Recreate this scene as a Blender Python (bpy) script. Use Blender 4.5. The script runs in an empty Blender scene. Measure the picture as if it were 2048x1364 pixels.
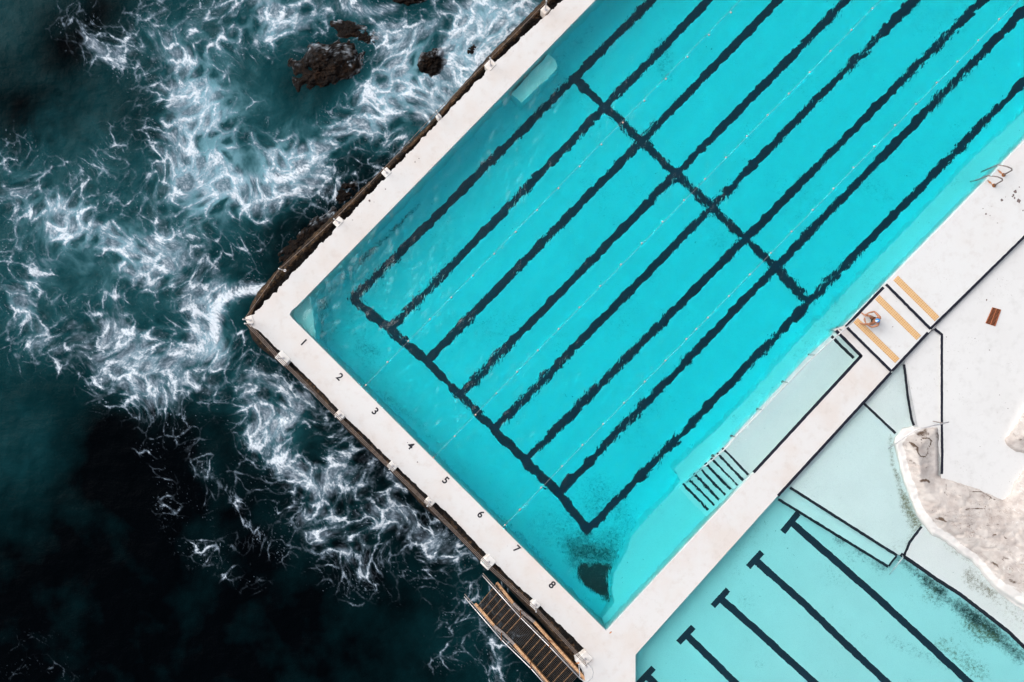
import bpy, bmesh, math, random
import numpy as np
from mathutils import Vector, Matrix
from mathutils.geometry import tessellate_polygon
R = math.radians
random.seed(7)
scene = bpy.context.scene

# ------------------------------------------------------------------ camera, sky, sun, exposure
CAM_H = 40.0                       # the drone hovers 40 m above the pool deck (deck level is z = 0)
cam_d = bpy.data.cameras.new('camera'); cam = bpy.data.objects.new('camera', cam_d)
scene.collection.objects.link(cam)
cam.location = (0, 0, CAM_H); cam.rotation_euler = (0, 0, 0)
cam_d.sensor_width = 36; cam_d.angle_x = 2*math.atan(25.6/CAM_H); cam_d.clip_start = 0.5; cam_d.clip_end = 4000
scene.camera = cam

SUN_EL, SUN_AZ = 42, 300           # soft light from the upper left
w = bpy.data.worlds.new("World"); scene.world = w; w.use_nodes = True
wn, wl = w.node_tree.nodes, w.node_tree.links
bg = wn['Background']; bg.inputs['Strength'].default_value = 0.15
sky = wn.new('ShaderNodeTexSky'); sky.sky_type = 'NISHITA'; sky.sun_disc = False
sky.sun_elevation = R(SUN_EL); sky.sun_rotation = R(SUN_AZ); sky.air_density = 1.0; sky.dust_density = 4.0; sky.ozone_density = 1.0
hs = wn.new('ShaderNodeHueSaturation'); hs.inputs['Saturation'].default_value = 0.38
wl.new(sky.outputs[0], hs.inputs['Color']); wl.new(hs.outputs[0], bg.inputs['Color'])
sd = bpy.data.lights.new('sun', 'SUN'); sd.energy = 1.25; sd.angle = R(55); sd.color = (1.0, .965, .93)
so = bpy.data.objects.new('sun', sd); scene.collection.objects.link(so)
az = R(SUN_AZ); el = R(SUN_EL)
sun_dir = Vector((math.sin(az)*math.cos(el), math.cos(az)*math.cos(el), math.sin(el)))
so.rotation_euler = (-sun_dir).to_track_quat('-Z', 'Y').to_euler(); so.location = (-30, 20, 40)
vs = scene.view_settings
vs.view_transform = 'Standard'; vs.look = 'None'; vs.exposure = 0.34; vs.gamma = 1.0; vs.use_curve_mapping = False
scene.render.engine = 'CYCLES'
cy = scene.cycles
cy.use_denoising = True
try: cy.denoiser = 'OPENIMAGEDENOISE'
except Exception: pass
cy.max_bounces = 14; cy.diffuse_bounces = 6; cy.transmission_bounces = 12; cy.glossy_bounces = 3; cy.transparent_max_bounces = 8
cy.caustics_refractive = True; cy.caustics_reflective = False; cy.sample_clamp_indirect = 0.0

# ------------------------------------------------------------------ the survey plan: 40 units to the metre, origin at its top left corner
WATER = -0.14
SEA = -2.3
def plan(u, v, z=0.0):
    """survey plan -> metres, for a point standing at height z (the survey was flown from 40 m)"""
    s = 0.025*(CAM_H-z)/CAM_H
    return Vector(((u-1024)*s, (682-v)*s, z))
def under(u, v, z):
    """the same for a point under water at height z: the survey saw it raised by refraction"""
    za = WATER-(WATER-z)/1.333
    p = plan(u, v, za); p.z = z
    return p
def unplan(x, y, z):
    s = 0.025*(CAM_H-z)/CAM_H
    return x/s+1024, 682-y/s

# ------------------------------------------------------------------ object helpers
COL = scene.collection
def world_loc(o):
    p = Vector((0,0,0))
    while o is not None: p = p+o.location; o = o.parent
    return p
def tag(o, label=None, cat=None, group=None, kind=None):
    if label: o['label'] = label
    if cat: o['category'] = cat
    if group: o['group'] = group
    if kind: o['kind'] = kind
    return o
def empty(name, loc, label, cat, group=None):
    o = bpy.data.objects.new(name, None); COL.objects.link(o); o.location = loc; o.empty_display_size = .2
    return tag(o, label, cat, group)
def mesh_obj(name, verts, faces, mat, parent=None, base=None, smooth=False, attrs=None):
    """verts in metres on the site; the object's origin becomes base (default: middle of its foot)"""
    V = np.array([tuple(v) for v in verts], np.float64) if not isinstance(verts, np.ndarray) else verts.astype(np.float64)
    if parent is not None: o0 = world_loc(parent)
    elif base is not None: o0 = Vector(base)
    else: o0 = Vector((V[:,0].mean(), V[:,1].mean(), V[:,2].min()))
    me = bpy.data.meshes.new(name)
    V2 = V-np.array(o0)
    if isinstance(faces, np.ndarray):
        n = len(faces); k = faces.shape[1]
        me.vertices.add(len(V2)); me.vertices.foreach_set('co', V2.astype(np.float32).ravel())
        me.loops.add(n*k); me.loops.foreach_set('vertex_index', faces.astype(np.int32).ravel())
        me.polygons.add(n); me.polygons.foreach_set('loop_start', np.arange(n, dtype=np.int32)*k)
        me.update(calc_edges=True); me.validate()
    else:
        me.from_pydata([tuple(v) for v in V2], [], faces); me.update()
    if smooth: me.polygons.foreach_set('use_smooth', np.ones(len(me.polygons), bool))
    for k, a in (attrs or {}).items():
        at = me.attributes.new(k, 'FLOAT', 'POINT'); at.data.foreach_set('value', np.asarray(a, np.float32).ravel())
    for m in (mat if isinstance(mat, (list, tuple)) else [mat]): me.materials.append(m)
    o = bpy.data.objects.new(name, me); COL.objects.link(o)
    if parent is not None: o.parent = parent
    else: o.location = o0
    return o
class MB:
    """collects boxes, tubes and prisms into one mesh"""
    def __init__(s): s.v = []; s.f = []
    def add(s, vs, fs):
        n = len(s.v); s.v += [Vector(v) for v in vs]; s.f += [[i+n for i in f] for f in fs]; return s
    def prism(s, top, zb, rev=None):
        """top: list of Vectors (any heights), walls straight down to zb"""
        if sum(a.x*b.y-b.x*a.y for a, b in zip(top, top[1:]+top[:1])) < 0: top = top[::-1]
        n = len(top); bot = [Vector((p.x, p.y, zb)) for p in top]
        tri = tessellate_polygon([[Vector((p.x, p.y, 0)) for p in top]])
        fs = []
        for a, b, c in tri:
            cr = (top[b]-top[a]).xy.to_3d().cross((top[c]-top[a]).xy.to_3d()).z
            fs.append([a, b, c] if cr > 0 else [a, c, b])
        low = [[i+n for i in f[::-1]] for f in fs]
        return s.add(top+bot, fs+low+[[i, i+n, (i+1) % n+n, (i+1) % n] for i in range(n)])
    def sheet(s, top):
        return s.prism(top, min(p.z for p in top)-0.003)
    def box(s, c, sx, sy, sz, rz=0.0, bev=0.0):
        """c: centre of the foot"""
        b = min(bev, sx*.45, sy*.45, sz*.45)
        rings = [(0,0), (0,sz-b), (b,sz)] if b > 0 else [(0,0), (0,sz)]
        vs = []; ca, sa = math.cos(rz), math.sin(rz)
        for ins, z in rings:
            x = sx/2-ins; y = sy/2-ins; k = b
            pts = [(x-k,-y),(x,-y+k),(x,y-k),(x-k,y),(-x+k,y),(-x,y-k),(-x,-y+k),(-x+k,-y)] if b > 0 else [(x,-y),(x,y),(-x,y),(-x,-y)]
            vs += [Vector((c[0]+p*ca-q*sa, c[1]+p*sa+q*ca, c[2]+z)) for p, q in pts]
        m = 8 if b > 0 else 4; r = len(rings)
        fs = [[j*m+i, j*m+(i+1) % m, (j+1)*m+(i+1) % m, (j+1)*m+i] for j in range(r-1) for i in range(m)]
        return s.add(vs, fs+[list(range((r-1)*m, r*m)), list(range(m))[::-1]])
    def tube(s, pts, r, n=8, cap=True):
        pts = [Vector(p) for p in pts]; rr = r if isinstance(r, (list, tuple)) else [r]*len(pts)
        vs = []; prev = None
        for i, p in enumerate(pts):
            d = ((pts[i+1]-p).normalized() if i+1 < len(pts) else Vector())+((p-pts[i-1]).normalized() if i else Vector())
            d.normalize()
            if prev is None: a = d.orthogonal().normalized()
            else: a = (prev-d*prev.dot(d)).normalized()
            prev = a; b = d.cross(a)
            vs += [p+(a*math.cos(2*math.pi*k/n)+b*math.sin(2*math.pi*k/n))*rr[i] for k in range(n)]
        fs = [[j*n+k, j*n+(k+1) % n, (j+1)*n+(k+1) % n, (j+1)*n+k] for j in range(len(pts)-1) for k in range(n)]
        if cap: fs += [list(range(n))[::-1], list(range((len(pts)-1)*n, len(pts)*n))]
        return s.add(vs, fs)
    def ball(s, c, r, n=10, sz=1.0):
        vs = []; fs = []
        m = n//2
        for j in range(m+1):
            t = math.pi*j/m
            vs += [Vector((c[0]+r*math.sin(t)*math.cos(2*math.pi*k/n), c[1]+r*math.sin(t)*math.sin(2*math.pi*k/n), c[2]+r*sz*math.cos(t))) for k in range(n)]
        fs = [[j*n+k, (j+1)*n+k, (j+1)*n+(k+1) % n, j*n+(k+1) % n] for j in range(m) for k in range(n)]
        return s.add(vs, fs)
    def build(s, name, mat, parent=None, base=None, smooth=False):
        return mesh_obj(name, s.v, s.f, mat, parent, base, smooth)
def struct(o): o['kind'] = 'structure'; return o
def dense(path, step, closed=False):
    out = []
    seq = list(path)+([path[0]] if closed else [])
    for a, b in zip(seq[:-1], seq[1:]):
        n = max(1, int(math.hypot(b[0]-a[0], b[1]-a[1])/step))
        out += [(a[0]+(b[0]-a[0])*i/n, a[1]+(b[1]-a[1])*i/n) for i in range(n)]
    if not closed: out.append(tuple(path[-1]))
    return out
def ragged(path, step, amp, seed, scale=14.):
    """an uneven hand-painted or broken edge along a path"""
    p = dense(path, step); a = np.array(p)
    n1 = fbm(a[:,0]/scale, a[:,1]/scale, seed, 4, .65)*amp*2; n2 = fbm(a[:,0]/scale, a[:,1]/scale, seed+40, 4, .65)*amp*2
    return [(x+n1[i], y+n2[i]) for i, (x, y) in enumerate(p)]
def stripe(name, pts, width, z, mat, parent, f=plan, seed=0, amp=.35, scale=9., taper=True):
    """a painted stripe of given width (plan units) lying 4 mm above z, hand-painted edges"""
    p = np.array(dense(pts, 2.5)); n = len(p)
    d = np.gradient(p, axis=0); d /= np.maximum(np.linalg.norm(d, axis=1, keepdims=True), 1e-6)
    nrm = np.stack([-d[:,1], d[:,0]], 1)
    a1 = width/2+amp*2*fbm(p[:,0]/scale, p[:,1]/scale, seed+3, 3); a2 = width/2+amp*2*fbm(p[:,0]/scale, p[:,1]/scale, seed+9, 3)
    l = p+nrm*a1[:,None]; r = p-nrm*a2[:,None]
    zz = z if callable(z) else (lambda u, v: z)
    V = [f(u, v, zz(u, v))+Vector((0,0,.004)) for u, v in l]+[f(u, v, zz(u, v))+Vector((0,0,.004)) for u, v in r]
    F = [[i, i+1, i+1+n, i+n] for i in range(n-1)]
    # keep the faces looking up
    a, b, c = V[F[0][0]], V[F[0][1]], V[F[0][2]]
    if (b-a).cross(c-a).z < 0: F = [q[::-1] for q in F]
    return mesh_obj(name, V, F, mat, parent)

# ------------------------------------------------------------------ noise for stains, foam and rock
def _h(ix, iy, seed):
    n = (ix.astype(np.int64)*374761393 + iy.astype(np.int64)*668265263 + seed*1442695041) & 0xffffffff
    n = ((n ^ (n >> 13))*1274126177) & 0xffffffff
    n = (n ^ (n >> 16)) & 0xffffffff
    return n.astype(np.float32)/np.float32(4294967296.0)
def perlin(x, y, seed=0):
    x0 = np.floor(x); y0 = np.floor(y); fx = (x-x0).astype(np.float32); fy = (y-y0).astype(np.float32)
    ux = fx*fx*fx*(fx*(fx*6-15)+10); uy = fy*fy*fy*(fy*(fy*6-15)+10)
    def g(dx, dy):
        a = _h(x0+dx, y0+dy, seed)*6.2831853
        return np.cos(a)*(fx-dx)+np.sin(a)*(fy-dy)
    a = g(0,0); b = g(1,0); c = g(0,1); d = g(1,1)
    return ((a+(b-a)*ux)*(1-uy)+(c+(d-c)*ux)*uy)*1.4
def fbm(x, y, seed=0, n=4, rough=0.5):
    s = 0; a = 1; t = 0
    for i in range(n):
        s = s+a*perlin(x*2**i+i*17.3, y*2**i-i*9.1, seed+i); t += a; a *= rough
    return s/t
def worley(x, y, seed=0):
    """distance to the border between cells, 0 on the border"""
    x0 = np.floor(x); y0 = np.floor(y)
    f1 = np.full(x.shape, 9., np.float32); f2 = f1.copy()
    for i in (-1,0,1):
        for j in (-1,0,1):
            cx = x0+i; cy = y0+j
            px = cx+_h(cx,cy,seed); py = cy+_h(cx,cy,seed+77)
            d = np.sqrt((px-x)**2+(py-y)**2).astype(np.float32)
            f2 = np.minimum(f2, np.maximum(f1, d)); f1 = np.minimum(f1, d)
    return f2-f1
def ss(a, b, x):
    t = np.clip((x-a)/(b-a), 0, 1); return t*t*(3-2*t)
def curl(x, y, scale, seed):
    e = 0.05
    u = x/scale; v = y/scale
    dy = (perlin(u, v+e, seed)-perlin(u, v-e, seed))/(2*e)
    dx = (perlin(u+e, v, seed)-perlin(u-e, v, seed))/(2*e)
    return dy, -dx
def advect(x, y, scale, seed, amount, n=4):
    for k in range(n):
        a, b = curl(x, y, scale, seed)
        x = x-a*amount/n; y = y-b*amount/n
    return x, y
def strokes(x, y, lst):
    out = np.zeros(x.shape, np.float32)
    for s, w, pts in lst:
        d2 = np.full(x.shape, 1e12, np.float32)
        if len(pts) == 1:
            d2 = (x-pts[0][0])**2+(y-pts[0][1])**2
        for (ax, ay), (bx, by) in zip(pts[:-1], pts[1:]):
            vx = bx-ax; vy = by-ay
            t = np.clip(((x-ax)*vx+(y-ay)*vy)/(vx*vx+vy*vy), 0, 1)
            d2 = np.minimum(d2, (x-ax-t*vx)**2+(y-ay-t*vy)**2)
        g = s*np.exp(-d2/(2*(1.22*w)**2))
        if s > 0: out = np.maximum(out, g)+0.25*np.minimum(out, g)
        else: out = out*(1-np.clip(-g, 0, 1))
    return out
# strength, half width, points on the plan
DENSE = [
 (1.05,38,[(370,150),(395,215),(385,280),(385,330)]), (.95,32,[(385,330),(450,365),(520,390),(575,350),(640,335)]),
 (1.0,34,[(545,345),(610,310),(660,270),(725,228),(800,180)]), (.85,30,[(440,235),(490,250),(540,300)]),
 (1.0,38,[(800,170),(870,150),(930,110),(985,55),(1040,0)]), (.75,34,[(760,95),(800,70),(870,40),(960,0)]),
 (.95,34,[(850,235),(890,200),(950,130)]), (.7,30,[(720,160),(750,110),(790,80)]),(.6,24,[(900,60),(960,50),(1010,40)]),
 (.85,26,[(500,-10),(560,30),(630,50),(690,10),(760,60)]), (.75,24,[(620,10),(720,70),(800,55)]),
 (.55,20,[(560,70),(600,110),(640,160)]), (.5,40,[(470,20),(540,70),(480,90)]),
 (.55,26,[(300,90),(360,70),(420,60),(520,60)]), (.5,24,[(150,40),(190,100),(230,110),(270,50)]),
 (.75,16,[(175,95),(215,118)]), (.42,20,[(250,100),(285,150),(300,185),(280,215)]),
 (.45,18,[(330,10),(270,40),(240,60)]), (.6,16,[(400,20),(470,10),(540,25)]),
 (.6,34,[(400,380),(440,440),(500,470),(560,400),(640,380)]), (.55,28,[(420,430),(400,480),(340,520)]),
 (.5,26,[(590,350),(640,400),(690,360),(740,330),(790,290)]), (.55,18,[(480,440),(520,400),(500,490),(440,545)]),
 (.35,40,[(650,330),(740,270),(800,240)]), (.5,14,[(560,480),(610,450),(650,420)]),
 (.6,32,[(20,390),(70,400),(100,450),(150,440),(200,470)]), (.75,28,[(120,430),(190,470),(250,490),(310,500),(340,520)]),
 (.9,22,[(245,545),(285,555),(300,570)]), (.6,24,[(30,600),(70,540),(100,520),(100,450)]),
 (.75,20,[(105,590),(135,620),(140,650)]), (.6,24,[(50,620),(80,680),(150,720),(170,680)]),
 (.5,20,[(220,520),(225,580),(260,590)]), (.5,26,[(330,290),(340,340),(290,360),(330,420),(320,480)]),
 (.42,24,[(150,380),(210,340),(260,250),(290,300)]), (.4,30,[(10,300),(80,370)]), (.38,26,[(210,400),(250,440),(300,420)]),
 (.8,34,[(200,610),(240,680),(230,740),(290,790),(370,780)]), (.8,30,[(250,700),(320,740),(380,700),(400,650)]),
 (.6,30,[(210,620),(280,640),(340,650),(400,600)]), (.6,24,[(330,520),(400,520),(440,560),(380,600)]),
 (1.1,13,[(510,575),(460,590),(440,620),(415,650),(405,690)]), (.75,20,[(430,580),(420,630),(400,680),(380,720)]),
 (.65,30,[(420,690),(470,700),(520,740),(560,790),(620,830)]), (.6,34,[(400,740),(460,770),(510,830),(560,880)]),
 (.8,24,[(510,870),(560,860),(600,800)]), (.75,28,[(520,800),(560,880),(590,940),(640,970)]),
 (.62,34,[(620,830),(660,870),(690,930),(640,960)]), (.6,26,[(690,930),(740,920),(790,980)]),
 (.62,34,[(590,960),(640,1010),(660,1060),(700,1090)]), (.6,24,[(620,1040),(640,1080),(680,1100)]),
 (.66,34,[(720,990),(780,1030),(830,1080),(900,1100)]), (.5,24,[(800,960),(850,1020),(920,1090),(950,1120)]),
 (.48,26,[(720,1130),(760,1140),(790,1110)]), (.55,12,[(700,1120),(730,1150),(720,1110)]),(.4,16,[(640,1150),(700,1180)]),
 (.22,20,[(390,790),(390,850),(400,930)]), (.55,9,[(395,940),(430,965),(460,985),(490,1045)]), (.3,8,[(430,965),(405,1010),(420,1040)]),
 (.27,13,[(280,905),(310,930),(330,960),(325,1010)]), (.2,12,[(280,905),(330,885),(380,850)]), (.22,10,[(470,790),(470,840),(520,880)]),
 (.22,16,[(500,900),(480,960),(540,1000)]), (.18,20,[(360,1000),(350,1060),(380,1110)]),
 (.34,12,[(395,1100),(430,1125),(480,1150),(520,1155)]), (.36,10,[(440,1080),(480,1085),(510,1070)]), (.25,16,[(540,1080),(570,1110),(620,1080)]),
 (.42,20,[(930,1180),(970,1240),(990,1300),(1020,1364)]), (.5,14,[(980,1270),(1000,1330),(1010,1370)]),(.3,18,[(900,1250),(950,1230)]),
 (.35,16,[(880,1320),(930,1300)]), (.12,30,[(820,1200),(860,1260)]), (.13,50,[(40,1310),(120,1330)]),(.05,60,[(500,1250),(700,1280)]),
 (.6,20,[(1000,1200),(1030,1250)]),
 (.7,40,[(400,160),(390,230)]), (.7,30,[(450,270),(470,290),(440,340)]), (.4,60,[(60,480),(60,640)]), (.42,50,[(300,560),(260,640)]), (.4,50,[(430,480),(380,540)]),
 # holes
 (-.9,13,[(415,285),(428,292)]), (-.92,18,[(490,318),(515,340)]), (-.7,22,[(470,230),(500,235)]), (-.9,44,[(630,150),(690,110)]), (-.8,28,[(600,180),(650,165)]),
 (-.85,18,[(862,122)]), (-.8,36,[(150,545),(190,560)]), (-.6,26,[(130,575)]), (-.8,34,[(570,220),(560,180)]), (-.7,24,[(450,150)]), (-.8,18,[(290,600)]),(-.7,16,[(275,630)]),
 (-.6,18,[(350,630)]), (-.75,30,[(640,440),(570,510)]), (-.6,40,[(470,480)]), (-.75,20,[(490,620),(520,700)]), (-.7,18,[(600,870),(640,900)]),
 (-.85,26,[(815,0)]), (-.6,30,[(690,330)]), (-.5,30,[(430,840)]), (-.6,26,[(670,770),(760,870)]),
]
AERATE = [
 (.85,60,[(380,180),(400,290),(440,380)]), (.8,60,[(560,350),(660,280),(780,190),(900,130),(980,40)]), (.6,60,[(560,40),(700,60),(800,60)]),
 (.55,60,[(470,220),(520,300)]), (.4,70,[(420,420),(520,470)]), (.45,80,[(330,90),(480,70)]), (.5,60,[(120,450),(250,490)]), (.5,60,[(20,310),(60,280)]),
 (.4,70,[(150,550),(200,540)]), (.35,90,[(260,300),(300,400)]), (.4,60,[(650,340),(760,270)]), (.65,30,[(450,600),(420,670)]), (.4,60,[(320,560),(300,740)]),
 (.35,50,[(420,700),(560,860)]), (.2,60,[(620,900),(700,1040)]), (.18,60,[(960,1200),(1000,1340)]), (.45,80,[(60,420),(40,620)]), (.3,120,[(150,200),(200,300)]),
 (.12,60,[(430,920)]), (.14,120,[(900,1300)]),(.25,60,[(20,860),(40,920)]),(.2,80,[(30,50),(60,120)]),
 (-.8,50,[(200,40),(130,90)]), (-.7,60,[(40,220),(20,190)]), (-.6,50,[(640,140),(690,100)]), (-.8,34,[(815,0)]), (-.6,50,[(280,200),(300,240)]),
 (-.7,70,[(600,480),(700,370)]),(-.5,40,[(540,600)]),
]
SPRAY = [(.95,9,[(518,574),(480,584),(452,604),(436,632),(412,668)]), (.6,9,[(412,668),(400,700)]), (.75,10,[(548,352),(585,346),(625,322)]), (.6,12,[(1060,20),(1010,75),(960,125)]), (.5,10,[(690,18),(740,22),(790,10)]),
 (.5,10,[(382,215),(378,260),(392,300)]), (.45,9,[(440,330),(490,365),(540,360)]), (.5,7,[(244,548),(280,552)]), (.4,8,[(300,780),(350,784)])]
def field(x, y, lst, lo, hi, step=6.):
    """strokes on a coarse grid, read back bilinearly"""
    nx = int((hi[0]-lo[0])/step)+2; ny = int((hi[1]-lo[1])/step)+2
    gx, gy = np.meshgrid(lo[0]+step*np.arange(nx), lo[1]+step*np.arange(ny))
    g = strokes(gx.astype(np.float32), gy.astype(np.float32), lst)
    u = np.clip((x-lo[0])/step, 0, nx-1.001); v = np.clip((y-lo[1])/step, 0, ny-1.001)
    i = u.astype(int); j = v.astype(int); fu = u-i; fv = v-j
    return (g[j,i]*(1-fu)+g[j,i+1]*fu)*(1-fv)+(g[j+1,i]*(1-fu)+g[j+1,i+1]*fu)*fv
def blur(f, s):
    p = int(s*3); g = np.pad(f, p, mode='edge')
    ky = np.fft.fftfreq(g.shape[0])[:,None]; kx = np.fft.rfftfreq(g.shape[1])[None,:]
    g = np.fft.irfft2(np.fft.rfft2(g)*np.exp(-2*(np.pi*s)**2*(kx*kx+ky*ky)), s=g.shape)
    return g[p:-p,p:-p].astype(np.float32)
def sea_fields(x, y):
    lo = (-150,-150); hi = (1250,1500)
    ax, ay = advect(x, y, 150., 3, 13., 4)
    ax, ay = advect(ax, ay, 60., 5, 3., 4)
    bx, by = advect(ax, ay, 24., 9, 1.3, 3)
    cx, cy = advect(bx, by, 9., 13, .4, 3)
    wx = 4.2*fbm(x/16., y/16., 33, 4, .6); wy = 4.2*fbm(x/16., y/16., 37, 4, .6)
    D = field(ax*.5+x*.5+6*perlin(x/20,y/20,31), ay*.5+y*.5+6*perlin(x/20,y/20,32), DENSE, lo, hi)
    patch = fbm(ax/60., ay/60., 21, 5, .62)
    D = np.clip(D*(1.12+.9*patch), 0, 1.15)
    # lacy cells: the border between cells is where the foam gathers, the middles stay open
    d0 = worley(ax/78., ay/78., 40); d1 = worley((bx+wx)/33., (by+wy)/33., 41); d2 = worley((bx+wx)/15.+.3, (by+wy)/15., 42); d3 = worley((cx+wx)/7., (cy+wy)/7., 43)
    r = fbm((cx+x)/22., (cy+y)/22., 51, 5, .68)
    r2 = fbm(bx/46., by/34., 53, 4, .6)
    rid = 1-np.abs(fbm((bx+wx)/40., (by+wy)/40., 61, 5, .62))*3.4
    c0 = np.clip(d0/.55, 0, 1); c1 = np.clip(d1/.6, 0, 1); c2 = np.clip(d2/.6, 0, 1); c3 = np.clip(d3/.6, 0, 1)
    mod = np.clip(.75+.9*r2+.5*patch, .25, 1.15)       # webs fade in and out
    lace = np.maximum.reduce([(1-c1**.7)*mod, .92*(1-c2**.7)*(1-.4*c1)*np.clip(mod+.1, 0, 1), .8*(1-c3**.8)*(1-.4*c1)*(1-.3*c2)])
    S = lace*1.2-.34*c0-.32*c1+.30*r+.26*r2
    thr = 1.04-.74*D
    f = ss(thr-.06, thr+.30, S)*ss(.05,.24,D)
    # thin broken threads that tie the froth together
    Dw = np.clip(D+.05*ss(.05,.3,field(x, y, [(a_, w_*1.7, p_) for a_, w_, p_ in DENSE if a_ > .3], lo, hi)), 0, 1.1)
    def net(d, w): return 1-ss(.2, .85, d/(w*np.clip(1+1.2*r+.6*r2, .12, 2.2)))
    gate = np.clip(.34+1.6*fbm(bx/30., by/30., 57, 4, .62)+.5*patch, 0, 1)
    web = 1-(1-.95*net(d1, .07+.34*Dw**1.4)*ss(.10,.42,Dw))*(1-.75*net(d2, .05+.42*Dw**1.6)*ss(.22,.55,Dw)*(1-.5*c1))*(1-.5*net(d3, .04+.5*Dw**2)*ss(.4,.8,Dw)*(1-.5*c1))
    web = web*gate*np.clip(.75+1.3*r, .05, 1)*(1-.3*c0)
    core = ss(.15, .9, S-thr)
    tex = np.clip(.72+.55*fbm((cx+x+2*wx)/12., (cy+y+2*wy)/12., 58, 4, .7)+.35*r2, .2, 1.1)
    f = f*(.36+.30*np.clip(D,0,1)+.36*core)*tex
    f = 1-(1-f)*(1-.8*web)
    wash = ss(.66,1.05,D+.4*r2)*(.40+.50*fbm(bx/18., by/26., 91, 5, .65))
    f = np.maximum(f, wash)
    spray = field(ax*.6+x*.4, ay*.6+y*.4, SPRAY, lo, hi)
    f = np.maximum(f, ss(.12, .95, spray*(1+.8*r2+.7*fbm((bx+by)/22., (bx-by)/7., 92, 4, .6)))*.92)
    f = np.clip(1.12*f*(.92+.6*fbm(cx/4.5, cy/4.5, 71, 3, .6)), 0, 1)
    sp = field(x, y, DENSE, lo, hi)
    f = np.maximum(f, ss(.40, .52, fbm(cx/5., cy/5., 95, 3, .6)+.55*patch)*ss(.04,.30,sp)*.5)
    film = blur(f, 2.)*.18+blur(f, 10.)*.68
    A = field(x*.5+ax*.5, y*.5+ay*.5, AERATE, lo, hi)
    A = np.clip(A*(1+.8*fbm(ax/45., ay/45., 81, 4, .6))+.10*fbm(bx/40., by/26., 83, 5, .6)*ss(1000, 500, y), 0, 1)
    A = A*.62+.62*film
    hole = ss(.2,.6,d1)*ss(.3,.7,D)
    A = np.clip(A*(1-.5*hole), 0, 1)
    return f.astype(np.float32), A.astype(np.float32), D

# ------------------------------------------------------------------ materials
class NT:
    def __init__(s, name):
        s.m = bpy.data.materials.new(name); s.m.use_nodes = True
        s.t = s.m.node_tree; s.n = s.t.nodes; s.l = s.t.links; s.n.clear()
        s.out = s.n.new('ShaderNodeOutputMaterial')
        s.pos = s.n.new('ShaderNodeNewGeometry').outputs['Position']
    def link(s, a, b): s.l.new(a, b)
    def put(s, inp, v):
        if isinstance(v, bpy.types.NodeSocket): s.l.new(v, inp)
        elif isinstance(v, (tuple, list)) and inp.type == 'RGBA': inp.default_value = (*v, 1.0)[:4]
        else: inp.default_value = v
    def noise(s, scale, detail=4, rough=.55, vec=None, dist=0.0, out='Fac'):
        k = s.n.new('ShaderNodeTexNoise'); k.inputs['Scale'].default_value = scale; k.inputs['Detail'].default_value = detail
        k.inputs['Roughness'].default_value = rough; k.inputs['Distortion'].default_value = dist
        s.l.new(vec or s.pos, k.inputs['Vector']); return k.outputs[out]
    def voro(s, scale, feature='F1', vec=None, out='Distance', rnd=1.0):
        k = s.n.new('ShaderNodeTexVoronoi'); k.feature = feature; k.inputs['Scale'].default_value = scale; k.inputs['Randomness'].default_value = rnd
        s.l.new(vec or s.pos, k.inputs['Vector']); return k.outputs[out]
    def ramp(s, v, a, b, lo=0.0, hi=1.0):
        k = s.n.new('ShaderNodeMapRange'); k.interpolation_type = 'SMOOTHSTEP'; k.clamp = True
        s.l.new(v, k.inputs['Value'])
        k.inputs['From Min'].default_value = a; k.inputs['From Max'].default_value = b
        k.inputs['To Min'].default_value = lo; k.inputs['To Max'].default_value = hi; return k.outputs['Result']
    def math(s, op, a, b=None, c=None, clamp=False):
        k = s.n.new('ShaderNodeMath'); k.operation = op; k.use_clamp = clamp
        s.put(k.inputs[0], a)
        if b is not None: s.put(k.inputs[1], b)
        if c is not None: s.put(k.inputs[2], c)
        return k.outputs[0]
    def mix(s, f, a, b, mode='MIX'):
        k = s.n.new('ShaderNodeMix'); k.data_type = 'RGBA'; k.blend_type = mode; k.clamp_factor = True
        s.put(k.inputs[0], f); s.put(k.inputs[6], a); s.put(k.inputs[7], b); return k.outputs[2]
    def attr(s, name):
        k = s.n.new('ShaderNodeAttribute'); k.attribute_name = name; return k.outputs['Fac']
    def scaled(s, x, y, z, rz=0.0, coord=None):
        k = s.n.new('ShaderNodeMapping'); k.inputs['Scale'].default_value = (x, y, z); k.inputs['Rotation'].default_value = (0, 0, rz)
        s.l.new(coord or s.pos, k.inputs['Vector']); return k.outputs[0]
    def obj(s): return s.n.new('ShaderNodeTexCoord').outputs['Object']
    def bump(s, h, strength, dist, normal=None):
        k = s.n.new('ShaderNodeBump'); k.inputs['Strength'].default_value = strength; k.inputs['Distance'].default_value = dist
        s.l.new(h, k.inputs['Height'])
        if normal: s.l.new(normal, k.inputs['Normal'])
        return k.outputs[0]
    def pbr(s, col, rough=.7, metal=0.0, spec=.4, normal=None):
        k = s.n.new('ShaderNodeBsdfPrincipled')
        s.put(k.inputs['Base Color'], col); s.put(k.inputs['Roughness'], rough); s.put(k.inputs['Metallic'], metal)
        s.put(k.inputs['Specular IOR Level'], spec)
        if normal: s.l.new(normal, k.inputs['Normal'])
        s.l.new(k.outputs[0], s.out.inputs['Surface']); return s.m

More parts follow.
